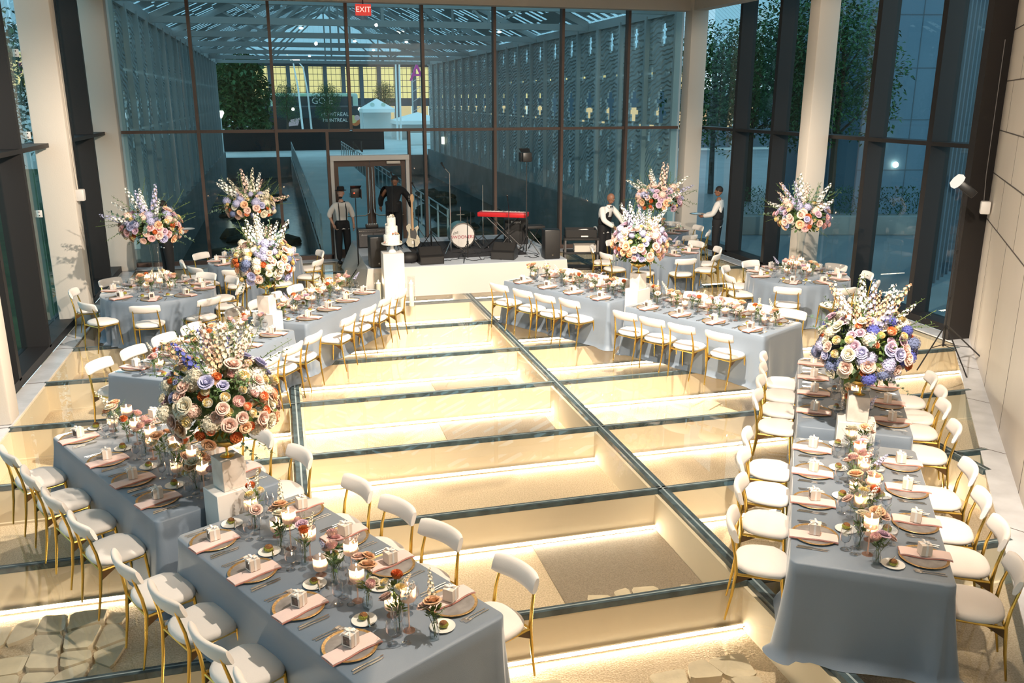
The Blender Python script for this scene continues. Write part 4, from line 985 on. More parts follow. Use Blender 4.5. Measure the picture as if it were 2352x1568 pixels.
person('person in white shirt, black braces, bow tie and fedora, hands by pockets, before the doors', (1.41, 21.33, 0), R(8), dict(elR=(-.30, .06, 1.18, .047), wrR=(-.22, -.06, .95, .030), elL=(.27, .04, 1.17, .047), wrL=(.27, -.05, .93, .030)), 'skin_l', 'shirt', braces=True, hat=True, hyaw=R(-28), beard=True, sleeve=.35)
person('person in black suit bending over the stage equipment beside the standing guitar', (2.50, 19.95, .602), R(165), dict(
    pel=(0, .08, .93, .15, .12), sp=(0, .03, 1.09, .14, .11), ch=(0, -.12, 1.22, .165, .12), nb=(0, -.24, 1.29, .07), nk=(0, -.30, 1.33, .055), shL=(.19, -.15, 1.27, .066), elL=(.33, -.26, 1.06, .05), wrL=(.36, -.40, .86, .032),
    shR=(-.19, -.15, 1.27, .066), elR=(-.33, -.26, 1.06, .05), wrR=(-.36, -.38, .84, .032)), 'skin_d', 'suit', 'short', hpitch=R(35))
person('bald waiter in white shirt and black waistcoat reaching over a back round table', (7.34, 19.15, 0), R(28), dict(ch=(0, -.07, 1.31, .155, .11), nb=(0, -.12, 1.45, .07), nk=(0, -.15, 1.53, .055), shL=(.17, -.08, 1.41, .062), elL=(.26, -.26, 1.19, .045), wrL=(.17, -.46, 1.05, .030),
    shR=(-.17, -.06, 1.41, .062), elR=(-.27, -.20, 1.17, .045), wrR=(-.12, -.40, 1.02, .030)), 'skin_d', 'shirt', vest=True, hpitch=R(22), hyaw=R(10))
w2 = person('dark haired waiter in black waistcoat holding a tray beside the right glazing', (10.38, 19.35, 0), R(-128), dict(elL=(.24, -.08, 1.16, .045), wrL=(.14, -.33, 1.10, .030), elR=(-.24, -.06, 1.16, .045), wrR=(-.12, -.33, 1.10, .030)), 'skin_d', 'shirt', 'short', vest=True, hpitch=R(8))
mt = Matrix.Translation((10.38, 19.35, 0)) @ Matrix.Rotation(R(-128), 4, 'Z'); p = mt @ Vector((0, -.50, 1.115))
single('serving_tray', MB().lathe([(.001, 0), (.17, .002), (.20, .018), (.197, .020), (.168, .006), (.001, .006)], 28).mesh('serving_tray', 'steel'), 'round silver tray held level by the waiter at the right glazing', 'tray', tuple(p))
person('waiter in black waistcoat with raised white sleeves behind the front left round table', (-2.42, 19.6, 0), R(118), dict(elL=(.26, -.10, 1.14, .045), wrL=(.16, -.33, 1.16, .030), elR=(-.26, -.12, 1.14, .045), wrR=(-.14, -.35, 1.14, .030)), 'skin_l', 'shirt', 'short', vest=True, hpitch=R(15))
mt = Matrix.Translation((-2.42, 19.6, 0)) @ Matrix.Rotation(R(118), 4, 'Z'); p = mt @ Vector((0, -.50, 1.17))
single('serving_tray', MB().lathe([(.001, 0), (.13, .002), (.15, .012), (.147, .014), (.128, .006), (.001, .006)], 28).mesh('serving_tray', 'china'), 'white plate held by the waiter behind the front left round table', 'tray', tuple(p))

# ------------------------------------------------------------------ stage
t = thing('stage', 'low white stage platform in front of the glass wall', 'stage', (0, 0, 0))
ob('deck', MB().bb((1.60, 17.30, .50), (5.80, 21.0, .60)).mesh('deck', 'stagetop'), t)
b = MB()
b.add([(1.60, 17.30, .585), (5.80, 17.30, .585), (5.84, 17.20, .003), (1.50, 17.20, .003), (1.60, 17.30, .50), (5.80, 17.30, .50), (5.82, 17.24, .003), (1.55, 17.24, .003)], [(0, 3, 2, 1), (4, 5, 6, 7)])
b.add([(1.60, 17.30, .585), (1.60, 21.0, .585), (1.30, 20.8, .003), (1.50, 17.20, .003)], [(0, 1, 2, 3)]); b.add([(5.80, 17.30, .585), (5.80, 21.0, .585), (5.84, 21.0, .003), (5.84, 17.20, .003)], [(3, 2, 1, 0)])
ob('skirt', b.mesh('skirt', 'stage'), t)
ob('rug', MB().bb((2.75, 18.05, .60), (5.15, 20.3, .606)).mesh('rug', 'rug'), t)
def box_speaker(label, loc, rz, d=(.34, .32, .62)):
    t = thing('loudspeaker', label, 'loudspeaker', loc, rz, 'loudspeakers on the stage front')
    ob('cabinet', MB().rbox((0, 0, d[2] / 2), d, .02).mesh('cabinet', 'black'), t)
    ob('grille', MB().rbox((0, -d[1] / 2 - .004, d[2] / 2), (d[0] * .92, .012, d[2] * .94), .005).mesh('grille', 'blackmat'), t)
    ob('badge', MB().bb((-.015, -d[1] / 2 - .013, .07), (.015, -d[1] / 2 - .010, .10)).bb((-.004, -d[1] / 2 - .0135, .08), (.004, -d[1] / 2 - .013, .09), 1).mesh('badge', ['steel', 'black']), t)
box_speaker('black loudspeaker at the left front corner of the stage', (1.83, 17.52, .60), R(3)); box_speaker('black loudspeaker at the right front corner of the stage', (5.52, 17.55, .60), R(-4))
def wedge(label, loc, rz):
    t = thing('stage_monitor', label, 'monitor', loc, rz, 'wedge monitors')
    b = MB(); pr = [(-.20, 0), (.20, 0), (.20, .14), (.06, .33), (-.20, .16)]
    vs = [(x, y, z) for x in (-.25, .25) for y, z in pr]; b.add(vs, [(0, 1, 2, 3, 4), (9, 8, 7, 6, 5)] + [(i, 5 + i, 5 + (i + 1) % 5, (i + 1) % 5) for i in range(5)])
    ob('cabinet', b.mesh('cabinet', 'black'), t)
    g = MB(); g.add([(-.23, -.208, .02), (.23, -.208, .02), (.23, -.208, .15), (-.23, -.208, .15), (-.23, .045, .335), (.23, .045, .335)], [(0, 1, 2, 3), (3, 2, 5, 4)]); ob('grille', g.mesh('grille', 'blackmat'), t)
wedge('black wedge monitor on the stage front beside the cake', (2.92, 17.62, .60), R(4)); wedge('black wedge monitor on the stage right of the drum', (4.55, 17.75, .60), R(-28))
# amplifiers
t = thing('guitar_amplifier', 'wide guitar amplifier with silver grille behind the left loudspeaker', 'amplifier', (1.98, 19.95, .60), R(4))
ob('cabinet', MB().rbox((0, 0, .22), (.68, .26, .44), .015).mesh('cabinet', 'black'), t)
for sx in (-1, 1): ob('grille', MB().bb((sx * .165 - .155, -.137, .03), (sx * .165 + .155, -.131, .34)).mesh('grille', 'grille'), t)
b = MB(); [b.tube([(-.3 + .046 * i, -.133, .39), (-.3 + .046 * i, -.150, .392)], .010, 6) for i in range(14)]; kn = b
o = ob('control_panel', MB().bb((-.33, -.136, .36), (.33, -.131, .42)).mesh('control_panel', 'grille'), t)
for i in range(14): ob('knob', MB().tube([(0, 0, 0), (0, -.016, 0)], .010, 6).mesh('knob', 'steel'), o, (-.3 + .046 * i, -.136, .39))
ob('badge', text_mesh('Fender', .05, 'steel', .001, .4), t, (-.20, -.139, .30), (R(90), 0, 0))
t = thing('mixer', 'small black mixer with a row of pale knobs on the amplifier', 'mixer', (1.98, 19.93, 1.045), 0)
ob('case', MB().rbox((0, 0, .04), (.28, .18, .08), .01).mesh('case', 'black'), t)
for i in range(6): ob('knob', MB().tube([(-.1 + .04 * i, -.05, .08), (-.1 + .04 * i, -.055, .10)], .011, 6).mesh('knob', 'china'), t)
# bass guitar on a stand
t = thing('bass_guitar', 'cream bass guitar with maple neck standing upright on the stage', 'guitar', (2.84, 19.4, .66), R(-6)); t.rotation_euler = (R(-9), 0, R(-6))
poly = [(-.05, .50), (-.09, .52), (-.155, .46), (-.15, .38), (-.10, .30), (-.13, .20), (-.17, .10), (-.13, .01), (-.02, -.02), (.10, .0), (.165, .08), (.16, .18), (.105, .27), (.11, .35), (.15, .42), (.13, .47), (.06, .43), (.03, .40), (-.03, .40)]
XB = Matrix.Rotation(R(90), 4, 'X')
ob('body', MB().prism([(x * .92, y) for x, y in poly], -.02, .02, 0, XB).mesh('guitar_body', 'f_cream'), t)
nk_ = MB(); nk_.prism([(-.024, .36), (.024, .36), (.019, .98), (-.019, .98)], .018, .040, 0, XB)
nk_.prism([(-.019, .975), (.019, .975), (.045, 1.03), (.050, 1.12), (.030, 1.17), (-.02, 1.16), (-.035, 1.08)], .012, .030, 0, XB); ob('neck', nk_.mesh('neck', P('maple', (.62, .34, .13), .4)), t)
ob('pickguard', MB().prism([(-.06, .40), (.06, .40), (.09, .28), (.06, .16), (-.06, .2)], .021, .024, 0, XB).mesh('pickguard', 'black'), t)
for i in range(4): ob('tuning_peg', MB().tube([(-.035, -.02, 1.02 + .035 * i), (-.075, -.02, 1.02 + .035 * i)], .010, 6).mesh('tuning_peg', 'steel'), t)
ob('bridge', MB().bb((-.035, -.034, .06), (.035, -.021, .12)).mesh('bridge', 'steel'), t)
def tripod_stand(name, label, cat, loc, h, mat='black', legs=.34, rz=0, legz=.28, rad=.011):
    t = thing(name, label, cat, loc, rz)
    ob('pole', MB().tube([(0, 0, .06), (0, 0, h * .55), (0, 0, h * .56), (0, 0, h)], [rad * 1.25, rad * 1.25, rad, rad * .8], 8).mesh('pole', mat), t)
    for k in range(3): a = 2 * PI * k / 3 + .5; ob('leg', MB().tube([(0, 0, legz), (legs * math.cos(a), legs * math.sin(a), .008)], rad * .8, 6).mesh('leg', mat), t)
    ob('collar', MB().tube([(0, 0, legz - .03), (0, 0, legz + .04)], rad * 2, 8).mesh('collar', mat), t)
    return t
tripod_stand('guitar_stand', 'low black stand holding the bass guitar', 'stand', (2.86, 19.50, .606), .5)
# drum
t = thing('bass_drum', 'white bass drum lettered in dark red at the stage centre', 'drum', (3.93, 19.15, .606))
XD = Matrix.Translation((0, 0, .30)) @ Matrix.Rotation(R(90), 4, 'X')
ob('shell', MB().lathe([(.27, -.42), (.28, -.42), (.28, 0), (.27, 0)], 36, 0, X=XD).mesh('shell', P('teal_drum_shell', (.06, .18, .20), .3)), t)
ob('drum_head', MB().lathe([(.001, .012), (.262, .010), (.262, 0)], 36, 0, X=XD, cap=False).mesh('drum_head', 'plinth'), t)
ob('hoop', MB().lathe([(.262, -.01), (.262, .025), (.288, .025), (.288, -.01), (.262, -.01)], 36, 0, X=XD, cap=False).mesh('hoop', 'steel'), t)
WINE = P('wine_lettering', (.35, .02, .06), .6)
ob('lettering', text_mesh('SWOONERS', .098, WINE, .002), t, (0, -.017, .265), (R(90), 0, 0)); ob('script', text_mesh('the', .10, 'grille', .002, .5), t, (-.18, -.017, .36), (R(90), R(-20), 0))
for a in (20, 65, 115, 160, 200, 245, 295, 340): ob('lug', MB().tube([(.292 * math.cos(R(a)), -.02, .30 + .292 * math.sin(R(a))), (.292 * math.cos(R(a)), .05, .30 + .292 * math.sin(R(a)))], .008, 6).mesh('lug', 'steel'), t)
for sx in (-1, 1): ob('spur', MB().tube([(sx * .26, .05, .2), (sx * .40, -.12, .006)], .009, 6).mesh('spur', 'steel'), t)
ob('tom_mount', MB().tube([(0, .2, .58), (0, .2, .92)], .014, 8).tube([(-.09, .2, .74), (.09, .2, .74)], .012, 6).mesh('tom_mount', 'steel'), t)
for x, y, h, lab, mat in ((3.58, 18.75, 1.72, 'tall chrome straight microphone stand left of the bass drum', 'steel'), (4.44, 19.3, 1.40, 'chrome cymbal stand right of the bass drum', 'steel'), (3.05, 19.9, 1.2, 'black percussion stand behind the stage rug, left of the drum', 'black'), (3.72, 17.62, .92, 'black tripod microphone stand before the bass drum', 'black'), (2.38, 19.2, 1.5, 'black microphone stand in front of the bending person', 'black'), (4.80, 18.35, .95, 'black boom microphone stand before the red keyboard', 'black')):
    t = tripod_stand('microphone_stand', lab, 'stand', (x, y, .606), h, mat, .30, x, .25 if mat == 'steel' else .38, .010)
    if h > .93 and mat == 'black' or h > 1.6: 
        bo = ob('boom', MB().tube([(0, 0, h), (.22 if x > 4 else .05, -.1, h + .22 if x > 4 else h + .10)], .007, 6).mesh('boom', mat), t)
        q = (.22, -.1, h + .22) if x > 4 else (.05, -.1, h + .10)
        ob('microphone', MB().tube([q, (q[0] + .05, q[1] - .03, q[2] + .09)], [.012, .015], 8).ball((q[0] + .06, q[1] - .035, q[2] + .115), .026, 8, 6).mesh('microphone', 'black'), t)
for x, y, lab in ((3.25, 19.4, 'black floor tom frame stand left of the drum'), (4.25, 19.75, 'black snare stand behind the drum')):
    tripod_stand('drum_stand', lab, 'stand', (x, y, .606), .75, 'black', .25, 0, .35, .012)
# keyboard
t = thing('keyboard', 'red keyboard tilted on a black crossed stand', 'keyboard', (4.83, 18.95, 1.33), R(-28))
RED = P('red_lacquer', (.50, .015, .02), .3)
ob('case', MB().rbox((0, 0, .05), (1.12, .34, .10), .012).mesh('case', RED), t)
ob('keys', MB().bb((-.50, .02, .098), (.50, .16, .106)).mesh('keys', 'china'), t)
b = MB(); [b.bb((-.49 + i * .0275, .07, .104), (-.478 + i * .0275, .16, .112)) for i in range(36) if i % 7 not in (2, 6)]; ob('black_keys', b.mesh('black_keys', 'black'), t)
t = thing('keyboard_stand', 'black crossed stand under the red keyboard', 'stand', (4.83, 18.95, .606), R(-28))
for sx in (-1, 1):
    for sy in (-.14, .14): ob('leg', MB().tube([(sx * .40, sy, .012), (-sx * .36, sy, .72)], .014, 6).mesh('leg', 'black'), t)
    ob('foot', MB().tube([(sx * .40, -.2, .012), (sx * .40, .2, .012)], .013, 6).mesh('foot', 'black'), t)
    ob('rail', MB().tube([(sx * .36, -.2, .715), (sx * .36, .2, .715)], .013, 6).mesh('rail', 'black'), t)
t = thing('keyboard_amplifier', 'black box amplifier with white maker lettering behind the keyboard', 'amplifier', (5.30, 19.6, .60), R(-10))
ob('cabinet', MB().rbox((0, 0, .29), (.55, .36, .58), .02).mesh('cabinet', 'blackmat'), t); ob('lettering', text_mesh('Roland', .085, 'china', .001), t, (-.02, -.186, .52), (R(90), 0, 0))
t = thing('piano_stool', 'black padded stool on crossed legs behind the right light stand', 'stool', (5.55, 18.9, .60)); ob('seat', MB().rbox((0, 0, .48), (.42, .32, .07), .02).mesh('seat', 'blackmat'), t)
for sx in (-1, 1): ob('leg', MB().tube([(sx * .18, -.12, .008), (-sx * .15, .12, .45)], .012, 6).mesh('leg', 'black'), t)
# stage lights on stands
def barn_light(label, loc, h, rz):
    t = tripod_stand('light_stand', label, 'stage light', loc, h, 'black', .30, rz, .42, .012)
    hd = ob('lamp_head', MB().rbox((0, 0, h + .08), (.20, .14, .20), .02).mesh('lamp_head', 'black'), t)
    ob('barn_door', MB().add([(-.1, -.07, h + .18), (.1, -.07, h + .18), (.12, -.22, h + .25), (-.12, -.22, h + .25), (-.1, -.07, h + .175), (.1, -.07, h + .175), (.12, -.22, h + .245), (-.12, -.22, h + .245)], [(0, 1, 2, 3), (7, 6, 5, 4), (3, 2, 6, 7)]).mesh('barn_door', 'black'), hd)
    ob('barn_door', MB().bb((.10, -.22, h - .02), (.115, -.05, h + .17)).mesh('barn_door', 'black'), hd)
    ob('yoke', MB().tube([(-.12, 0, h + .08), (-.12, 0, h), (.12, 0, h), (.12, 0, h + .08)], .008, 6).mesh('yoke', 'black'), t)
    ob('indicator', MB().bb((-.04, -.074, h + .07), (-.01, -.070, h + .09)).mesh('indicator', EM('red_indicator', (1, .05, .02), 6)), hd)
    return t
barn_light('black light stand with barn door lamp in front of the doors', (1.53, 18.6, 0), 1.9, 0); barn_light('black light stand with barn door lamp at the right of the stage', (5.13, 18.1, .606), 2.0, R(180))
# cables on the stage
for k, (pts) in enumerate((((1.7, 18.2), (1.9, 18.6), (2.2, 18.3), (2.5, 18.8), (2.3, 19.2)), ((3.2, 17.7), (3.6, 17.9), (3.9, 17.6), (4.3, 17.9), (4.5, 17.5)), ((3.6, 18.7), (4.0, 18.4), (4.4, 18.6), (4.8, 18.2)), ((5.0, 17.8), (5.2, 17.6), (5.35, 17.95), (5.1, 18.3)), ((2.3, 17.7), (2.5, 17.9), (2.6, 17.6), (2.5, 18.2)))):
    g = random.Random(k); P4 = []
    for i in range(len(pts) - 1):
        for j in range(6): u = j / 6; P4.append((pts[i][0] + (pts[i + 1][0] - pts[i][0]) * u + .05 * math.sin(6.28 * u), pts[i][1] + (pts[i + 1][1] - pts[i][1]) * u + .05 * math.sin(12.5 * u), .613))
    single('cable', MB().tube(P4, .006, 5).mesh('cable', 'black'), 'black cable looping over the stage, ' + ['behind the left loudspeaker', 'before the bass drum', 'between drum and keyboard', 'by the right light stand', 'beside the left wedge monitor'][k], 'cable', group='stage cables')
single('equipment_bag', MB().ball((0, 0, .11), (.20, .16, .12), 12, 8).ball((.1, .1, .07), (.16, .12, .08), 10, 6).mesh('equipment_bag', 'blackmat'), 'slumped black equipment bag on the stage beside the cake', 'bag', (2.50, 17.75, .602))
# cake
single('plinth', MB().rbox((0, 0, .5175), (.40, .40, 1.035), .006, 0, 1).mesh('plinth', 'plinth'), 'tall white plinth carrying the cake before the stage', 'plinth', (2.02, 16.62, 0), 0)
single('cake_stand', MB().lathe([(.001, 0), (.075, 0), (.07, .02), (.032, .07), (.028, .12), (.06, .145), (.20, .155), (.205, .175), (.001, .175)], 32).mesh('cake_stand', 'china'), 'white footed cake stand on the tall plinth', 'cake stand', (2.02, 16.62, 1.0355))
t = thing('wedding_cake', 'three tier white wedding cake with blush flowers on a footed stand', 'cake', (2.02, 16.62, 1.211))
for r_, z in ((.155, 0), (.118, .165), (.085, .33)): ob('tier', MB().lathe([(.001, z), (r_, z), (r_, z + .155), (r_ - .008, z + .165), (.001, z + .165)], 36).mesh('tier', 'f_white'), t)
for i, (a, r_, z, k, s_) in enumerate(((-100, .05, .51, 'rose_white', .05), (-40, .04, .52, 'rose_cream', .05), (80, .04, .52, 'pom_white', .04), (200, .06, .50, 'rose_white', .045), (-60, .13, .20, 'rose_blush', .05), (-85, .125, .19, 'pom_peach', .035), (-35, .13, .18, 'pom_cream', .04), (200, .10, .36, 'rose_white', .045), (-150, .16, .02, 'rose_blush', .05), (-130, .17, .015, 'rose_white', .04), (-20, .17, .02, 'rose_cream', .045))):
    ob('sugar_flower', FL[k][1], t, (r_ * math.cos(R(a)), r_ * math.sin(R(a)), z), orient((math.cos(R(a)), math.sin(R(a)), .8)), s_)
for i, (x, y, h, ch) in enumerate(((1.74, 16.72, .62, .42), (2.13, 16.22, .50, .24), (2.33, 16.36, .60, .46))):
    t = thing('hurricane_candle', 'pillar candle in tall glass cylinder below the cake, ' + ['left one', 'front middle one', 'right one'][i], 'candle', (x, y, 0), 0, 'pillar candles by the cake')
    ob('glass_cylinder', MB().lathe([(.001, .004), (.070, .004), (.072, .02), (.072, h)], 24, 0, cap=False).mesh('glass_cylinder', 'vaseglass'), t)
    ob('candle', MB().lathe([(.001, .006), (.045, .006), (.045, ch), (.001, ch - .01)], 20, 0, cap=False).mesh('candle', P('lit_wax_%d' % i, (.95, .85, .68), .5)), t)
    ob('flame', MB().lathe([(.0005, ch + .0), (.010, ch + .012), (.012, ch + .024), (.0005, ch + .06)], 8, 0, cap=False).mesh('flame', 'flame'), t)
# service cart
t = thing('service_cart', 'black three shelf service cart with grey posts beside the stage', 'cart', (6.62, 18.75, 0), R(-14))
for z in (.12, .48, .80): ob('shelf', MB().rbox((0, 0, z), (.80, .46, .05), .012).mesh('shelf', 'blackmat'), t)
for sx in (-1, 1):
    for sy in (-1, 1): ob('post', MB().bb((sx * .37 - .02, sy * .20 - .02, .05), (sx * .37 + .02, sy * .20 + .02, .80)).mesh('post', 'grille'), t); ob('wheel', MB().tube([(sx * .34 - .012, sy * .19, .045), (sx * .34 + .012, sy * .19, .045)], .045, 12).mesh('wheel', 'black'), t)
t = thing('bus_tub', 'black bussing tub on top of the service cart', 'tub', (6.60, 18.75, .826), R(-14)); b = MB(); b.bb((-.36, -.22, 0), (.36, .22, .02)); [b.bb(*q) for q in (((-.36, -.22, 0), (-.34, .22, .19)), ((.34, -.22, 0), (.36, .22, .19)), ((-.36, -.22, 0), (.36, -.20, .19)), ((-.36, .20, 0), (.36, .22, .19)))]
ob('tub_body', b.mesh('tub_body', 'black'), t); ob('label_strip', MB().bb((.0, -.224, .03), (.16, -.221, .06)).mesh('label_strip', 'china'), t)
g = random.Random(9); b = MB(); b.ball((0, 0, 0), (.20, .13, .07), 18, 8)
b.v = [(x + g.uniform(-.02, .02), y + g.uniform(-.02, .02), z + g.uniform(-.02, .03)) for x, y, z in b.v]; single('folded_cloths', b.mesh('folded_cloths', 'shirt'), 'crumpled white cloths heaped in the black tub', 'cloth', (6.68, 18.76, .915))
t = thing('storage_tub', 'grey translucent tub on the middle shelf of the cart', 'tub', (6.70, 18.72, .506), R(-14)); b = MB(); b.bb((-.24, -.17, 0), (.24, .17, .02)); [b.bb(*q) for q in (((-.25, -.18, 0), (-.235, .18, .15)), ((.235, -.18, 0), (.25, .18, .15)), ((-.25, -.18, 0), (.25, -.165, .15)), ((-.25, .165, 0), (.25, .18, .15)))]; ob('tub_body', b.mesh('tub_body', 'paint'), t)
# photographer's strobe on a stand
t = thing('strobe_stand', 'tall black light stand with a flash head by the right stone wall', 'light stand', (9.62, 10.60, 0))
ob('pole', MB().tube([(0, 0, .25), (0, 0, 1.0), (0, 0, 1.01), (0, 0, 1.7), (0, 0, 1.71), (-.02, 0, 2.56)], [.018, .018, .014, .014, .011, .010], 8).mesh('pole', 'black'), t)
for z in (1.0, 1.7, .55): ob('clamp', MB().tube([(0, 0, z - .03), (0, 0, z + .03)], .026, 8).mesh('clamp', 'black'), t)
for k, (dx, dy) in enumerate(((-.82, -.35), (-.25, -.95), (.62, -.62))):
    ob('leg', MB().tube([(0, 0, .60), (dx * .8, dy * .8, .01)], .011, 6).mesh('leg', 'black'), t); ob('strut', MB().tube([(0, 0, .28), (dx * .42, dy * .42, .29)], .007, 6).mesh('strut', 'black'), t)
XS = Matrix.Translation((-.02, 0, 2.66)) @ Vector((-.56, .42, .55)).to_track_quat('Z', 'Y').to_matrix().to_4x4()
hd = ob('flash_head', MB().rbox((0, 0, -.06), (.12, .12, .26), .02, X=XS).mesh('flash_head', 'black'), t)
ob('diffuser_dome', MB().lathe([(.06, .06), (.105, .08), (.115, .13), (.085, .18), (.001, .195)], 20, 0, X=XS).mesh('diffuser_dome', EM('flash_dome', (1, .93, .80), 1.1)), hd)
# ------------------------------------------------------------------ courtyard outside the glass wall
def wall_mat():
    m, t, n, l = _new('carved_panel'); b = n['Principled BSDF']; b.inputs['Roughness'].default_value = .7; b.inputs['Base Color'].default_value = (.56, .60, .60, 1)
    tcn = n.new('ShaderNodeTexCoord'); wv = n.new('ShaderNodeTexWave'); wv.wave_type = 'RINGS'; wv.inputs['Scale'].default_value = 2.2; wv.inputs['Distortion'].default_value = 7; wv.inputs['Detail'].default_value = 1
    l.new(tcn.outputs['Object'], wv.inputs['Vector']); bp = n.new('ShaderNodeBump'); bp.inputs['Strength'].default_value = 1; bp.inputs['Distance'].default_value = .05
    l.new(wv.outputs['Fac'], bp.inputs['Height']); l.new(bp.outputs[0], b.inputs['Normal']); return m
M['carved'] = wall_mat()
M['galv'] = P('galvanised_steel', (.52, .56, .57), .55)
M['concrete'] = P('grey_concrete', (.30, .30, .29), .85, var=.2, vscale=1)
M['pave'] = P('pale_paving', (.66, .65, .62), .7, var=.15, vscale=.4)
M['wetdark'] = P('wet_dark_ground', (.035, .04, .03), .18, var=.6, vscale=1.2, bump=.5, bscale=3)
M['rubble'] = P('mossy_rubble', (.10, .09, .06), .8, var=.5, vscale=3, bump=.6, bscale=8)
M['lawn'] = P('evening_lawn', (.04, .09, .025), .9, var=.4, vscale=2)
M['tleaf'] = P('tree_leaves', (.055, .15, .04), .7, var=.5, vscale=1.5)
M['bark'] = P('tree_bark', (.07, .055, .04), .9)
M['metalroof'] = P('corrugated_roof', (.68, .72, .74), .5, var=.05, vscale=1)
M['farwall'] = P('blue_grey_wall', (.10, .13, .16), .7)
M['litwin'] = EM('lit_windows', (1, .80, .34), 1.25, False)
M['litin'] = EM('lit_hall_interior', (1, .72, .38), 1.0, False)
M['tent'] = P('white_canvas', (.90, .90, .88), .6)
M['lamp'] = EM('street_lamp_glow', (1, .92, .70), 14, False)
# ground outside
mb = MB(); mb.bb((-70, -20, -.12), (-4.2, 63, -.04)); struct('floor.002', mb.mesh('lawn', 'lawn'))
mb = MB(); mb.bb((11.4, -20, -.12), (80, 63, -.04)); struct('floor.005', mb.mesh('plaza', P('dark_plaza_paving', (.20, .23, .25), .5, var=.2, vscale=.5)))
mb = MB(); mb.bb((-70, 63, -.12), (90, 140, -.02)); mb.bb((.95, 22.3, -.2), (4.35, 63, 0)); struct('floor.003', mb.mesh('paving', 'pave'))
mb = MB(); mb.bb((-3.6, 22.3, -1.5), (.95, 63, -1.4)); mb.bb((4.35, 22.3, -1.5), (10.7, 63, -1.4)); struct('floor.004', mb.mesh('courtyard_pit', 'wetdark'))
mb = MB(); mb.bb((-3.8, 22.25, -1.5), (-3.35, 63, .38)); mb.bb((10.45, 22.25, -1.5), (10.9, 63, .38)); mb.bb((-3.8, 62.8, -1.5), (10.8, 63.1, -.02)); mb.bb((.9, 22.3, -1.4), (.98, 63, 0)); mb.bb((4.32, 22.3, -1.4), (4.4, 63, 0)); struct('wall_courtyard', mb.mesh('low_wall', 'concrete'))
g = random.Random(77)
for i in range(46):
    lt = i % 2; x = g.uniform(-2.3, -.2) if lt else g.uniform(5.5, 9.2); y = 23.5 + (i // 2) * 1.25 + g.uniform(-.3, .3)
    b = MB(); b.ball((0, 0, 0), (g.uniform(.5, .95), g.uniform(.22, .38), g.uniform(.15, .4)), 9, 6)
    b.v = [(a + g.uniform(-.06, .06), c_ + g.uniform(-.06, .06), max(-.02, d + g.uniform(-.05, .05))) for a, c_, d in b.v]
    single('rubble_stone', b.mesh('rubble_stone', 'rubble'), 'dark mossy stone of the ruin in the sunken %s half of the courtyard' % ('left' if lt else 'right'), 'stone', (x, y, -1.4), group='%s ruin stones outside' % ('left' if lt else 'right'))
# carved, pierced panels
def mask(i, j, NX, NZ):
    x = (i + .5) / NX - .5; z = (j + .5) / NZ * 6
    def cross(zc, hw, hh):
        dz = abs(z - zc) / hh; dx = abs(x) / hw
        if dz > 1: return False
        step = int(dz * 5) / 5; return dx < (1 - step) * (1.0 if int(dz * 5) % 2 else .62) + .12
    if cross(5.55, .11, .34) or cross(3.55, .20, .55) or cross(2.40, .07, .22) or cross(1.25, .10, .32): return True
    for cx, cz in ((-.33, 4.75), (.34, 4.5), (-.34, 2.9), (.35, 2.75), (-.35, 1.9), (.34, .85), (.40, 3.7), (-.42, 3.9)):
        if abs(x - cx) < .035 and abs(z - cz) < .14: return True
    return z % 1.5 < .05 and abs(x) > .2 and z > 2.5
def panel(Wd=2.0, NX=30, NZ=90):
    b = MB(); t = .03
    for i in range(NX):
        j = 0; y0 = i * Wd / NX; y1 = y0 + Wd / NX
        while j < NZ:
            if mask(i, j, NX, NZ): j += 1; continue
            k = j
            while k < NZ and not mask(i, k, NX, NZ): k += 1
            z0, z1 = j * 6 / NZ, k * 6 / NZ
            b.add([(-t, y0, z0), (-t, y1, z0), (-t, y1, z1), (-t, y0, z1), (t, y0, z0), (t, y1, z0), (t, y1, z1), (t, y0, z1)], [(0, 3, 2, 1), (4, 5, 6, 7), (0, 1, 5, 4), (3, 7, 6, 2)] + ([(0, 4, 7, 3)] if i == 0 or True else []) + [(1, 2, 6, 5)])
            j = k
    return b.mesh('carved_panel', 'carved')
PAN = panel(); rib = MB().bb((-.07, -.06, 0), (.16, .06, 6.05)).mesh('rib', 'galv')
for k in range(20):
    y = 22.5 + 2.0 * k
    for s_, X in ((1, 10.62), (-1, -3.52)):
        o = ob('wall_screen_%s' % ('right' if s_ > 0 else 'left'), PAN, None, (X, y, .38 - .30)); o['kind'] = 'structure'
        r_ = ob('rib', rib, o, (0 if s_ < 0 else -.09, 0, 0)); 
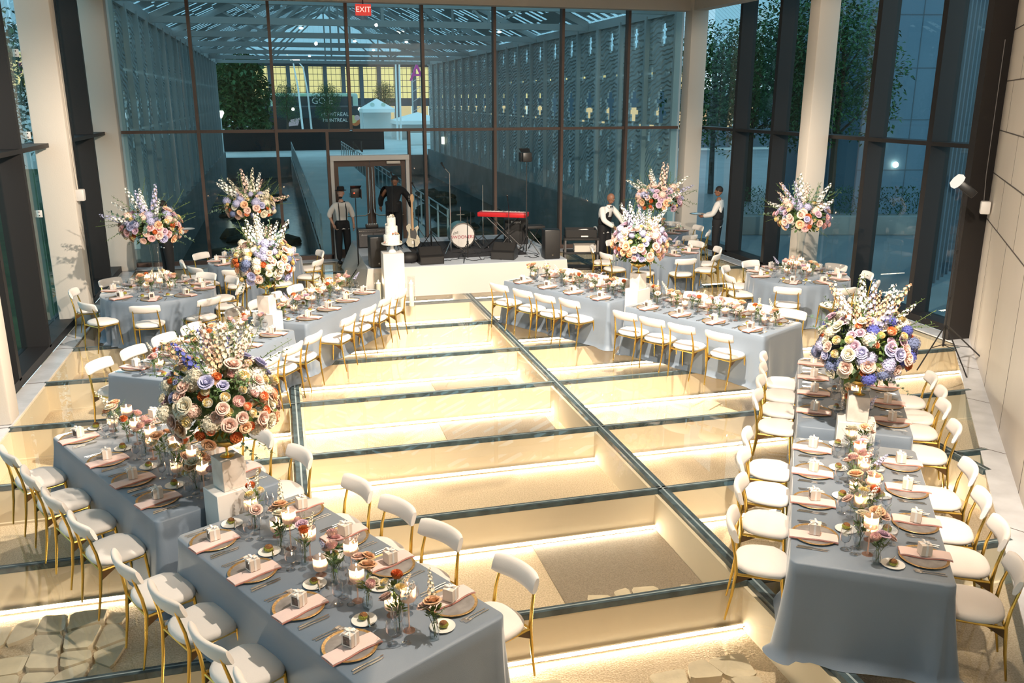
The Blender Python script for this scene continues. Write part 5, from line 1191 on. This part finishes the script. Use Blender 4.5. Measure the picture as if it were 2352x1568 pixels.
# roof of the courtyard: trusses and slotted decking
t = thing('truss_roof', 'grey steel trussed roof with slotted decking over the courtyard', 'roof')
XM, ZR, ZE = 3.55, 9.35, 6.18
def bar(b, p, q, w_=.16, h_=.2):
    p, q = Vector(p), Vector(q); d = (q - p); L = d.length; X = Matrix.Translation(p) @ d.to_track_quat('X', 'Z').to_matrix().to_4x4(); b.box((L / 2, 0, 0), (L, w_, h_), 0, X)
for i, y in enumerate((23.2, 29.5, 35.7, 42.0, 48.8, 55.3, 61.6)):
    b = MB(); bar(b, (-3.5, y, ZE), (10.6, y, ZE), .14, .20); bar(b, (-3.5, y, ZE), (XM, y, ZR)); bar(b, (10.6, y, ZE), (XM, y, ZR)); ob('truss', b.mesh('truss', 'galv'), t)
    b = MB(); bar(b, (XM, y, ZE), (XM, y, ZR), .09, .09)
    for s_ in (-1, 1): bar(b, (XM + s_ * 3.5, y, ZE), (XM + s_ * 3.5, y, ZE + 1.58), .08, .08); bar(b, (XM + s_ * 3.5, y, ZE), (XM, y, ZR), .08, .08); bar(b, (XM + s_ * 5.2, y, ZE + .8), (XM + s_ * 3.5, y, ZE), .08, .08)
    ob('web', b.mesh('web', 'galv'), t)
b = MB(); bar(b, (-3.5, 22.5, ZE), (-3.5, 62.5, ZE), .2, .26); bar(b, (10.6, 22.5, ZE), (10.6, 62.5, ZE), .2, .26); bar(b, (XM, 22.5, ZR), (XM, 62.5, ZR), .12, .2); ob('eaves_beam', b.mesh('eaves_beam', 'galv'), t)
for side in (-1, 1):
    b = MB(); NY, NS = 134, 22; SL = math.hypot(7.05, ZR - ZE); g = random.Random(side + 5)
    x_e = XM + side * 7.05
    def pt(s_, y, dz): return (x_e + (XM - x_e) * s_, y, ZE + .2 + (ZR - ZE) * s_ + dz)
    for j in range(NY):
        y0, y1 = 22.5 + j * .3, 22.5 + (j + 1) * .3; k = 0
        ph_ = g.randint(0, 3)
        def hole(k): return j % 2 == 1 and (k + ph_ + j // 4) % 5 in (1, 2, 3) and g.random() < .95
        hs = [hole(k) for k in range(NS)]
        while k < NS:
            if hs[k]: k += 1; continue
            q = k
            while q < NS and not hs[q]: q += 1
            a, c_ = k / NS, q / NS
            b.add([pt(a, y0, 0), pt(a, y1, 0), pt(c_, y1, 0), pt(c_, y0, 0), pt(a, y0, .006), pt(a, y1, .006), pt(c_, y1, .006), pt(c_, y0, .006)], [(0, 1, 2, 3), (7, 6, 5, 4), (0, 4, 5, 1), (3, 2, 6, 7)])
            k = q
    ob('decking', b.mesh('decking', 'galv'), t)
# handrails of the bridge
for x, lab in ((.98, 'left'), (4.32, 'right')):
    t = thing('handrail', 'steel handrail with posts along the %s edge of the courtyard bridge' % lab, 'handrail', (x, 0, 0), 0, 'bridge handrails')
    ob('top_rail', MB().tube([(0, 22.9, 1.02), (0, 62, 1.02)], .022, 6).mesh('top_rail', 'galv'), t); ob('lower_rail', MB().tube([(0, 22.9, .82), (0, 62, .82)], .016, 6).mesh('lower_rail', 'galv'), t)
    pm = MB().bb((-.025, -.01, 0), (.025, .01, 1.0)).mesh('post', 'galv')
    for k in range(27): ob('post', pm, t, (0, 23 + 1.5 * k, 0))
# ------------------------------------------------------------------ beyond the courtyard
def tree(label, loc, h, r_, seed, group, trunk=.3, dense=1.0):
    g = random.Random(seed); t = thing('tree', label, 'tree', loc, g.uniform(0, 6), group)
    b = MB(); b.tube([(0, 0, 0), (.05, 0, h * trunk), (0, .1, h * .6), (.1, 0, h * .85)], [.13, .10, .07, .03], 7)
    cl = []
    for k in range(9): 
        a = k * 2.4; q = Vector((math.cos(a) * r_ * .6 * g.uniform(.5, 1), math.sin(a) * r_ * .6 * g.uniform(.5, 1), h * (trunk + .12 + (.8 - trunk) * k / 9))); cl.append(q); b.tube([(.03, 0, q.z - h * .12), tuple(q)], [.05, .02], 5)
    ob('trunk', b.mesh('trunk', 'bark'), t); f = MB(); cl.append(Vector((0, 0, h * .9)))
    for q in cl:
        for k in range(520):
            d = Vector((g.gauss(0, 1), g.gauss(0, 1), g.gauss(0, .8))); d = d.normalized() * (g.random() ** .4) * r_ * .52; p = q + d
            e = Vector((g.gauss(0, 1), g.gauss(0, 1), g.gauss(0, .6))).normalized(); s1 = e.cross(Vector((.3, .2, 1))).normalized(); L = r_ * .075 * dense
            f.add([p, p + e * L * .5 + s1 * L * .3, p + e * L - Vector((0, 0, L * .3)), p + e * L * .5 - s1 * L * .3], [(0, 1, 2, 3)], 0)
    ob('crown', f.mesh('crown', 'tleaf', 180), t); return t
def xp(px, Y): return (px - 627.6) * .000476 * Y
def zp(py, Y): 
    fw = cam.matrix_basis.to_3x3() @ Vector((0, 0, -1)); up = cam.matrix_basis.to_3x3() @ Vector((0, 1, 0)); rt = cam.matrix_basis.to_3x3() @ Vector((1, 0, 0))
    d = fw + rt * ((780 - 1176) / 1990.5) - up * ((py - 784) / 1990.5); return 3.9 + d.z / d.y * Y
tree('large dense tree beyond the left end of the courtyard', (xp(555, 71), 71, 0), 7.0, 2.6, 1, 'trees beyond the courtyard', .12, 2.2)
tree('dark tree cut by the left courtyard screen', (xp(500, 80), 80, 0), 8.0, 1.6, 5, 'trees beyond the courtyard', .2, 2.0)
tree('small tree before the green bus, left one', (xp(655, 90), 90, 0), 5.3, 1.5, 2, 'trees beyond the courtyard')
tree('small tree before the green bus, right one', (xp(748, 90), 90, 0), 5.2, 1.6, 3, 'trees beyond the courtyard')
tree('thin tree above the white tents', (xp(878, 97), 97, 0), 5.6, 1.4, 4, 'trees beyond the courtyard', .45)
# exhibition hall far behind
YF = 112
t = thing('exhibition_hall', 'long hall with lit yellow windows and corrugated roof beyond the courtyard', 'building', (0, YF, 0))
b = MB(); b.bb((-70, 2, 2.9), (90, 6, 3.8)); b.bb((-70, 2, 7.6), (90, 6, 8.2)); ob('wall', b.mesh('wall', 'farwall'), t)
b = MB(); b.add([(-70, -1.0, 8.0), (90, -1.0, 8.0), (90, 26, 22), (-70, 26, 22), (-70, -1.0, 8.2), (90, -1.0, 8.2), (90, 26, 22.2), (-70, 26, 22.2)], [(0, 3, 2, 1), (4, 5, 6, 7), (0, 1, 5, 4)])
b.X = None
for k in range(228): x = -70 + k * .7; bar(b, (x, -1.0, 8.22), (x, 26, 22.25), .14, .12)
ob('roof', b.mesh('roof', 'metalroof'), t)
pn = MB().bb((.0, 2.2, 3.8), (1.75, 2.3, 7.6)).mesh('window', 'litwin'); fr = MB()
for k in range(6): fr.bb((0, 2.08, 3.8 + k * .72), (1.75, 2.2, 3.86 + k * .72))
for k in range(3): fr.bb((.55 * k + .55, 2.1, 3.8), (.55 * k + .59, 2.2, 7.6))
fr = fr.mesh('muntins', 'farwall'); pier = MB().bb((-.45, 1.2, 0), (0, 2.6, 7.7)).mesh('pier', 'farwall'); low = MB().bb((0, 3, 0), (1.75, 3.1, 2.9)).mesh('lit_opening', 'litin')
for k in range(-8, 26):
    x = k * 2.2; o = ob('window', pn, t, (x, 0, 0)); ob('muntins', fr, o); ob('pier', pier, t, (x, 0, 0))
    if k > 4: ob('lit_opening', low, t, (x, 0, 0))
# buses
def bus(label, x0, x1, Y, z0, z1, mats, extra):
    t = thing('bus', label, 'bus', ((x0 + x1) / 2, Y, 0)); L = x1 - x0
    ob('bodywork', MB().rbox((0, 0, (z0 + z1) / 2), (L, 2.5, z1 - z0), .25, 0, 3).mesh('bodywork', mats[0]), t)
    ob('side_windows', MB().bb((-L / 2 + .5, -1.27, z0 + (z1 - z0) * .55), (L / 2 - .6, -1.24, z1 - .35)).mesh('side_windows', mats[1]), t)
    for sx in (-.33, .33): ob('wheel', MB().tube([(sx * L, -1.3, .48), (sx * L, -1.0, .48)], .48, 16).mesh('wheel', 'black'), t)
    extra(t, L); return t
M['busgreen'] = P('green_white_bus', (.30, .50, .28), .4, col2=(.62, .68, .66), vscale=.5); M['dglass'] = P('dark_bus_glass', (.03, .05, .06), .1)
GW = P('graphic_teal', (.05, .35, .30), .5); 
def ex1(t, L):
    ob('lettering', text_mesh('MONTREAL', .55, 'china', .01), t, (2.4, -1.29, 2.2), (R(90), 0, 0)); ob('lettering', text_mesh('MONTREAL', .5, 'china', .01), t, (2.4, -1.29, 1.6), (R(90), 0, 0))
    for i, (dx, c) in enumerate(((4.5, 'f_orange'), (4.3, 'f_yellow'), (4.7, 'f_pink'))): ob('graphic', MB().lathe([(.001, 0), (.55 - .13 * i, 0), (.55 - .13 * i, .02), (.001, .02)], 18, X=Matrix.Translation((dx, -1.29 - .02 * i, 1.55 + .15 * i)) @ Matrix.Rotation(R(90), 4, 'X')).mesh('graphic', c), t)
    ob('graphic', MB().prism([(-2.6, 1.0), (-1.5, 1.1), (-1.2, 1.9), (-2.2, 1.7)], 1.26, 1.30, 0, Matrix.Rotation(R(90), 4, 'X')).mesh('graphic', 'f_pink'), t)
    for sx in (-1.9, 5.0): ob('lamp', MB().ball((sx, -1.32, 2.75), .16, 8, 6).mesh('lamp', 'lamp'), t)
bus('long black bus with coloured graphics parked beyond the courtyard', xp(588, 98), xp(832, 98), 98, .35, zp(243, 98), ('black', 'dglass'), ex1)
bus('green and white double deck bus behind the black bus', xp(622, 104), xp(815, 104), 104, .35, zp(214, 104), ('busgreen', 'dglass'), lambda t, L: ob('lettering', text_mesh('GO E', 1.0, 'china', .02), t, (.8, -1.30, 3.55), (R(90), 0, 0)))
# black hoarding, white barriers and tents
t = thing('hoarding', 'black fabric hoarding fence across the forecourt', 'fence', (0, 70, 0)); ob('panel', MB().bb((-4.2, -.03, 0), (8.2, .03, 1.45)).mesh('panel', 'suit'), t)
ob('top_rail', MB().tube([(-4.2, 0, 1.47), (8.2, 0, 1.47)], .03, 6).mesh('top_rail', 'galv'), t)
def tent(label, x0, x1, Y, z0, z1, zp_):
    t = thing('tent', label, 'tent', ((x0 + x1) / 2, Y, 0), 0, 'white tents'); w_ = (x1 - x0) / 2
    ob('canopy', MB().add([(-w_, -w_, z1), (w_, -w_, z1), (w_, w_, z1), (-w_, w_, z1), (0, 0, zp_), (-w_, -w_, z1 - .35), (w_, -w_, z1 - .35), (w_, w_, z1 - .35), (-w_, w_, z1 - .35)], [(0, 1, 4), (1, 2, 4), (2, 3, 4), (3, 0, 4), (5, 6, 1, 0), (6, 7, 2, 1), (8, 5, 0, 3)]).mesh('canopy', 'tent'), t)
    ob('side_wall', MB().bb((-w_ * .98, w_ * .9, 0), (w_ * .98, w_ * .95, z1 - .3)).mesh('side_wall', 'tent'), t)
    for sx in (-1, 1): ob('leg', MB().tube([(sx * w_ * .98, -w_ * .98, 0), (sx * w_ * .98, -w_ * .98, z1)], .04, 6).mesh('leg', 'galv'), t)
    return t
t = tent('peaked white tent with green logo right of the buses', xp(822, 92), xp(897, 92), 92, 0, zp(250, 92), zp(226, 92))
for sx in (-.55, .55): ob('logo', MB().lathe([(.001, 0), (.22, 0), (.001, .01)], 14, X=Matrix.Translation((sx, -1.2, zp(240, 92))) @ Matrix.Rotation(R(60), 4, 'X')).mesh('logo', 'busgreen'), t)
tent('wide low white tent before the lit hall', xp(897, 88), xp(1012, 88), 88, 0, zp(277, 88), zp(258, 88))
for k in range(4): single('barrier', MB().rbox((0, 0, .5), (1.9, .35, 1.0), .08).mesh('barrier', 'tent'), 'white plastic road barrier in the row before the low tent', 'barrier', (xp(960, 76) + k * 2.0, 76, -.02), 0, 'white barriers')
# masts and lamps
def mast(label, x, Y, h, lean):
    t = thing('street_lamp', label, 'street lamp', (x, Y, 0)); ob('pole', MB().tube([(0, 0, 0), (lean * .3, 0, h * .6), (lean * .7, 0, h * .9), (lean * 1.6, 0, h)], [.10, .08, .06, .04], 8).mesh('pole', 'tent'), t)
    ob('lamp_head', MB().ball((lean * 1.7, 0, h - .1), (.45, .2, .12), 10, 6).mesh('lamp_head', 'lamp'), t); return t
mast('white curved street lamp over the black bus, left one', xp(690, 86), 86, zp(120, 86), -.8); mast('white curved street lamp over the black bus, right one', xp(697, 89) + .6, 91, zp(135, 89), -.7)
mast('tall white mast before the low tent, left one', xp(906, 84), 84, 9.5, .1); mast('tall white mast before the low tent, right one', xp(914, 84), 84, 9.8, .15)
t = thing('street_lamp', 'short lamp post with glowing bowl at the end of the left screen', 'street lamp', (xp(511, 68), 68, 0)); ob('pole', MB().tube([(0, 0, 0), (0, 0, 2.5)], .07, 8).mesh('pole', 'galv'), t); ob('lamp_head', MB().lathe([(.1, 2.5), (.28, 2.85), (.22, 3.0), (.001, 3.0)], 12).mesh('lamp_head', 'lamp'), t)
t = thing('sign_mast', 'lattice mast carrying a large magenta letter A', 'sign', (xp(955, 95), 95, 0)); ob('letter', text_mesh('A', 2.4, P('magenta_letter', (.55, .02, .30), .5), .1), t, (0, -.3, zp(168, 95)), (R(90), 0, 0))
b = MB(); [b.tube([(s_, q, 0), (s_, q, 6.4)], .05, 5) for s_ in (-.5, .5) for q in (-.2, .2)]; [bar(b, (-.5, -.2, z), (.5, -.2, z + .6), .05, .05) for z in (.5, 1.5, 2.5, 3.5, 4.5, 5.5)]; ob('lattice', b.mesh('lattice', 'galv'), t)
t = thing('letter_sign', 'small dark letter N standing on the pale forecourt', 'sign', (xp(812, 66), 66, 0)); ob('letter', text_mesh('N', 1.1, 'black', .08), t, (0, 0, .38), (R(90), 0, 0))
single('wall_lantern', MB().rbox((0, 0, 0), (.14, .42, .46), .02).mesh('wall_lantern', EM('lantern_glow', (1, .88, .62), 2.4, False)), 'glowing square lantern on the right courtyard screen', 'lantern', (10.42, 56.6, 1.25))
for i, (x, y, lab) in enumerate(((1.0, 29.5, 'first tie beam left of centre'), (3.2, 35.7, 'second tie beam'), (5.2, 35.7, 'second tie beam, right of centre'), (7.4, 29.5, 'first tie beam right of centre'), (4.6, 42, 'third tie beam'), (2.0, 48.8, 'fourth tie beam'))):
    single('truss_lamp', MB().ball((0, 0, 0), (.07, .05, .035), 8, 5).mesh('truss_lamp', EM('truss_lamp_%d' % i, (1, .95, .88), 12, False)), 'small white lamp under the courtyard roof, %s' % lab, 'lamp', (x, y, ZE - .18), group='courtyard roof lamps')
# ------------------------------------------------------------------ right of the hall
for i, (px, Y, h, r_, lab) in enumerate(((1645, 34, 6.6, 2.4, 'dense tree outside the right glazing, beside the corner column'), (1735, 31, 6.5, 2.4, 'broad tree outside the right glazing, between corner and middle columns'), (1805, 26, 7.3, 1.9, 'tall tree outside the right glazing, left of the middle column'), (1935, 24, 7.0, 2.0, 'feathery tree outside the right glazing, right of the middle column'), (1885, 30, 6.4, 2.3, 'dark tree behind the feathery tree outside the right glazing'))):
    tree(lab, ({1645: .524, 1735: .577, 1805: .617, 1935: .699, 1885: .667}[px] * Y, Y, -.04), h, r_, 60 + i, 'trees outside the right glazing', .35)
t = thing('clad_building', 'blue grey panel clad building outside the right glazing', 'building', (19.9, 26.5, -.04), R(-12))
ob('wall', MB().bb((-.4, 0, 0), (11, 8, 14)).mesh('wall', P('blue_cladding', (.13, .21, .28), .6)), t)
b = MB(); [b.bb((-.4, -.01, z), (11, .0, z + .03)) for z in (1.5, 3.2, 4.9, 6.6, 8.3, 10)]; [b.bb((x, -.01, 0), (x + .03, 0, 14)) for x in (1.3, 3.9, 6.5)]; ob('joint', b.mesh('joint', 'farwall'), t)
ob('wall_lamp', MB().rbox((.2, -.1, 2.5), (.35, .12, .5), .02).mesh('wall_lamp', EM('wall_lamp', (1, .9, .6), 4, False)), t); ob('wall_lamp', MB().ball((.9, -.1, 1.7), .10, 8, 6).mesh('wall_lamp', 'lamp'), t)
t = thing('slatted_screen', 'dark vertical slat screen outside the last right pane', 'screen', (13.2, 15.3, -.04), R(38))
sl = MB().bb((-.06, -.04, 0), (.06, .04, 9)).mesh('slat', 'farwall')
for k in range(12): ob('slat', sl, t, (k * .42, 0, 0))
for z in (3.4, 6.2): ob('rail', MB().bb((-.1, .04, z), (4.8, .1, z + .1)).mesh('rail', 'farwall'), t)
t = thing('planter_bench', 'low stone planter bench with shrubs under the right hand trees', 'planter', (16.6, 22.5, -.04), R(-15)); ob('wall', MB().rbox((0, 0, .28), (7, .6, .56), .03).mesh('planter_wall', 'concrete'), t)
g = random.Random(4); f = MB()
for k in range(2600):
    p = Vector((g.uniform(-3.3, 3.3), g.uniform(-.1, .5), .55 + g.random() * .8)); e = Vector((g.gauss(0, 1), g.gauss(0, 1), 1)).normalized() * .09; s1 = e.cross(Vector((1, 0, 0))).normalized() * .022; f.add([p, p + e * .5 + s1, p + e, p + e * .5 - s1], [(0, 1, 2, 3)])
ob('shrub', f.mesh('shrub', 'tleaf', 180), t)
t = thing('street_lamp', 'bright flood lamp post behind the trees outside the right glazing', 'street lamp', (30.5, 50, 0)); ob('pole', MB().tube([(0, 0, 0), (0, 0, 7.6)], .08, 8).mesh('pole', 'galv'), t); ob('lamp_head', MB().ball((0, 0, 7.7), .3, 10, 6).mesh('lamp_head', 'lamp'), t)
t = thing('floodlight_mast', 'leaning white lattice mast above the trees outside the right glazing', 'mast', (33.5, 60, 0)); b = MB(); bar(b, (-1.2, 0, 4), (.2, 0, 9.8), .25, .25); bar(b, (.4, 0, 4), (1.5, 0, 9.8), .25, .25); bar(b, (.1, 0, 9.6), (1.6, 0, 9.6), .3, .9); bar(b, (0, 0, 8.4), (1.2, 0, 8.4), .2, .2); bar(b, (-.4, 0, -1), (-.4, 0, 5), .3, .3); ob('lattice', b.mesh('lattice', 'tent'), t)
t = thing('far_building', 'long low building with warm lights behind the right hand trees', 'building', (36, 66, -.04)); ob('wall', MB().bb((-14, 0, 0), (20, 5, 4.6)).mesh('wall', 'farwall'), t)
for k in range(7): ob('window', MB().bb((-13 + k * 4.2, -.05, 1.5), (-10.6 + k * 4.2, -.02, 3.2)).mesh('window', 'litin'), t)
# ------------------------------------------------------------------ left of the hall
for i, (x, y, h, r_, lab) in enumerate(((-8.5, 28, 6.5, 2.6, 'tree outside the left glazing, nearest the corner column'), (-10.5, 34, 7.5, 3, 'tall tree outside the left glazing, behind the nearest one'), (-9.2, 21, 6.0, 2.2, 'small tree outside the left glazing'), (-13.5, 44, 7.5, 3.2, 'distant tree outside the left glazing'))):
    tree(lab, (x, y, -.04), h, r_, 80 + i, 'trees outside the left glazing')
t = thing('pavilion', 'pale lit pavilion with a red badge outside the left glazing', 'building', (-19, 56, -.04)); ob('wall', MB().bb((-8, 0, 0), (8, 5, 7)).mesh('wall', 'tent'), t); ob('window', MB().bb((-7, -.06, 4.6), (7, -.02, 6.4)).mesh('window', 'litwin'), t)
ob('badge', MB().rbox((2.0, -.1, 5.4), (.7, .1, .8), .05).mesh('badge', 'f_red'), t)
for k in range(3): single('stone_bench', MB().rbox((0, 0, .22), (2.6, .5, .44), .04).mesh('stone_bench', 'tent'), 'pale stone bench on the lawn outside the left glazing, %s' % ORD[k] + ' from the camera', 'bench', (-6.3 - .4 * k, 13.5 + 4.2 * k, -.04), R(90), 'stone benches on the lawn')
